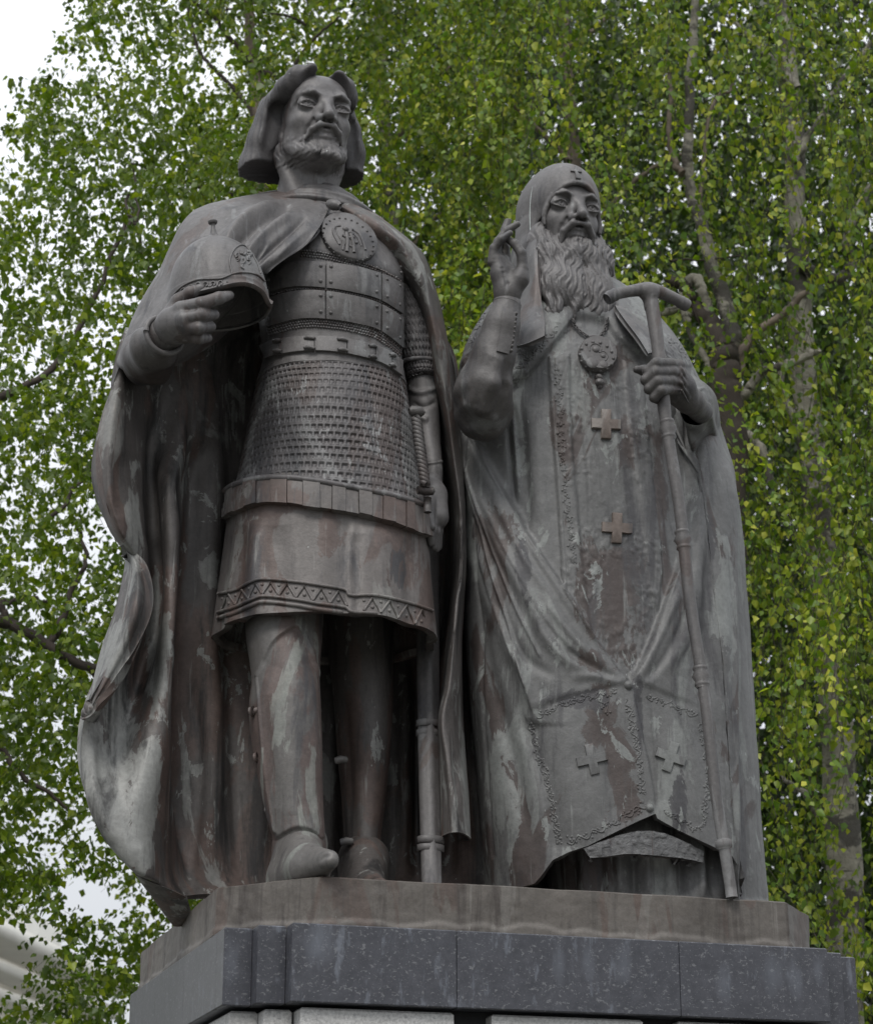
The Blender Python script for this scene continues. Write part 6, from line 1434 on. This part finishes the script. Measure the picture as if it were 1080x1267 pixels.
# tree on the left, nearer and darker
t = tree('leafy_tree', 'dark leafy tree at the left with a bare dark limb showing low against the leaves', ground_pt(-120, 14)); trees['L'] = t
mb = MB(); limb(mb, [ground_pt(-140, 14)] + D([(-130, 1200), (-110, 900), (-80, 760), (-60, 500), (-40, 250), (-20, 0), (0, -200)], 14), .17, .05, 12, .03, 51); mb.build('trunk', M['twig'], t)
for path, r0, r1, sd in (([(-90, 800), (-30, 776), (8, 775), (50, 796), (100, 822), (150, 838), (190, 850)], .055, .028, 52), ([(8, 775), (0, 745), (30, 735), (60, 745)], .03, .01, 53), ([(60, 800), (80, 770), (100, 720), (112, 690), (96, 655)], .03, .012, 54), ([(60, 640), (90, 610), (115, 590), (92, 560)], .018, .008, 55), ([(-60, 500), (20, 480), (90, 420), (150, 300), (160, 240)], .04, .012, 56),
                         ([(100, 822), (122, 850), (140, 900), (150, 960)], .02, .008, 57), ([(-80, 760), (-20, 880), (40, 960), (90, 1010)], .04, .012, 58), ([(-20, 0), (60, -20), (140, -60)], .03, .012, 60), ([(150, 300), (158, 270), (172, 280), (165, 210)], .014, .008, 61)):
    mb = MB(); limb(mb, D(path, 14), r0, r1, 8, .03, sd); mb.build('branch', M['twig'], t)
# tree behind the prince with thin dark branches against the sky
t = tree('birch_tree', "thin dark-branched birch behind the prince's head, its twigs crossing the bright gap of sky", ground_pt(330, 16)); trees['F'] = t
mb = MB(); limb(mb, [ground_pt(335, 16)] + D([(335, 900), (330, 500), (326, 250), (322, 160), (318, 110), (312, 60), (305, -40), (290, -300)], 16), .12, .035, 10, .02, 71); mb.build('trunk', M['limb'], t)
for path, r0, r1, sd in (([(327, 160), (312, 138), (290, 110), (262, 82), (245, 58), (236, 20), (230, -30)], .026, .012, 72), ([(345, 95), (320, 78), (292, 52), (262, 24), (240, 0), (220, -30)], .026, .016, 73), ([(245, 58), (226, 42), (210, 38)], .010, .005, 74), ([(380, 30), (350, 18), (300, 10), (270, 12)], .016, .010, 75), ([(326, 250), (270, 240), (200, 215), (150, 200)], .03, .012, 76), ([(330, 420), (250, 360), (190, 330), (165, 260), (155, 235)], .03, .012, 77), ([(305, -40), (360, -60), (430, -120)], .03, .012, 78), ([(322, 160), (380, 60), (420, 20)], .025, .01, 79)):
    mb = MB(); limb(mb, D(path, 16), r0, r1, 8, .02, sd); mb.build('branch', M['twig'], t)

# foliage: weeping birch sprays on the right, broader darker leaves on the left; each tree takes the sprays nearest to it
def dress(jobs):
    for keys, args, mat, fine in jobs:
        r = canopy(*args)
        if r is None: continue
        pos, d, sz, tw = r; bp = np.array([trees[k].location[:2] for k in keys]); 
        a = np.argmin(np.linalg.norm(pos[:, None, :2] - bp[None], axis=2), 1); ta = np.argmin(np.linalg.norm(tw[:, 0, None, :2] - bp[None], axis=2), 1)
        for i, k in enumerate(keys):
            s = a == i
            if s.sum() < 50: continue
            V, Q = leaf_mesh(pos[s], d[s], sz[s], 5 + i, fine); o = meshobj('leaves', V, Q, M[mat], trees[k], False); tag(o, kind='stuff')
            s = ta == i
            if s.any() and fine: twigs(tw[s], 'twigs', trees[k])
dress([(('A', 'B', 'E'), (560, 1420, -420, 1500, 7600, (13.2, 18), .058, 1, .96, .8, -.08), 'leaf_birch', True),
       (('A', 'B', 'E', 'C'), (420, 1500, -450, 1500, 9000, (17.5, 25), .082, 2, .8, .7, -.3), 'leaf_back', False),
       (('C', 'F'), (230, 640, -420, 420, 4600, (15, 21), .060, 3, .7, .9, -.15), 'leaf_birch', True),
       (('L', 'F'), (-420, 340, -420, 1500, 25000, (12.5, 17), .056, 4, .35, 1.0, -.12), 'leaf_dark', True),
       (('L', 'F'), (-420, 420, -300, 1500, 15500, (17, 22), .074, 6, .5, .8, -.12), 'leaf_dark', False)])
# far wood closing the view behind the statues and the right-hand birches
def far_wood():
    rg = np.random.default_rng(8); n = 90000; px = rg.uniform(380, 1700, n); py = rg.uniform(-500, 1560, n); ds = rg.uniform(26, 34, n)
    w = np.array([PD(a, b, c) for a, b, c in zip(px, py, ds)]); cl = vnoise(w, .5, 3)
    keep = rg.uniform(0, 1, n) < np.clip(.95 + cl * .6, .3, 1) * np.clip((px - 430) / 150, 0, 1); w = w[keep]
    V, Q = leaf_mesh(w, np.tile([0, 0, -1.], (len(w), 1)) + rg.normal(0, .5, (len(w), 3)), rg.uniform(.14, .24, len(w)), 3, False)
    o = meshobj('far_wood', V, Q, M['leaf_far_shaded'], None, False); tag(o, 'green wood with shade painted into its leaves, closing the view far behind the birches', None, None, 'stuff')
far_wood()

# ------------------------------------------------------------------ pale building low at the left
bl = empty('building', (-18, 26, 0), 'cream building with stepped cornices glimpsed through leaves at the bottom left corner', 'building')
a = PD(-420, 1200, 34); b = PD(120, 1200, 52); a[2] = b[2] = 0; dirv = (b - a) / np.linalg.norm(b - a); nrm = np.array([dirv[1], -dirv[0], 0])
if nrm @ (EYE - a) < 0: nrm = -nrm
top = PD(20, 1150, 44)[2]
def wallbox(s0, s1, z0, z1, out, name, mat=M['wall']):
    L = np.linalg.norm(b - a); p0 = a + dirv * L * s0; p1 = a + dirv * L * s1; q = []
    for p in (p0, p1):
        for o_ in (out, -6.0):
            for z in (z0, z1): q.append(p + nrm * o_ + UP * z)
    m = MB(); m.add(q, [[0, 4, 5, 1], [2, 3, 7, 6], [0, 1, 3, 2], [4, 6, 7, 5], [1, 5, 7, 3], [0, 2, 6, 4]]); return m.build(name, mat, bl, False)
wallbox(0, 1, 0, top, 0, 'wall')
for k, (dz, out) in enumerate(((0, .9), (-.5, .6), (-.95, .4), (-1.9, .25), (-2.2, .15))): wallbox(-.002 * (k + 1), 1 + .002 * (k + 1), top + dz - .22, top + dz + (.10 if k == 0 else .0), out, 'cornice')
wallbox(.01, .99, top + .101, top + 1.3, -.8, 'roof', M['wall'])
for k in range(7):
    s = .08 + k * .13
    for z in (top - 5.2, top - 9): wallbox(s, s + .05, z, z + 2.1, .03, 'window', M['joint'])
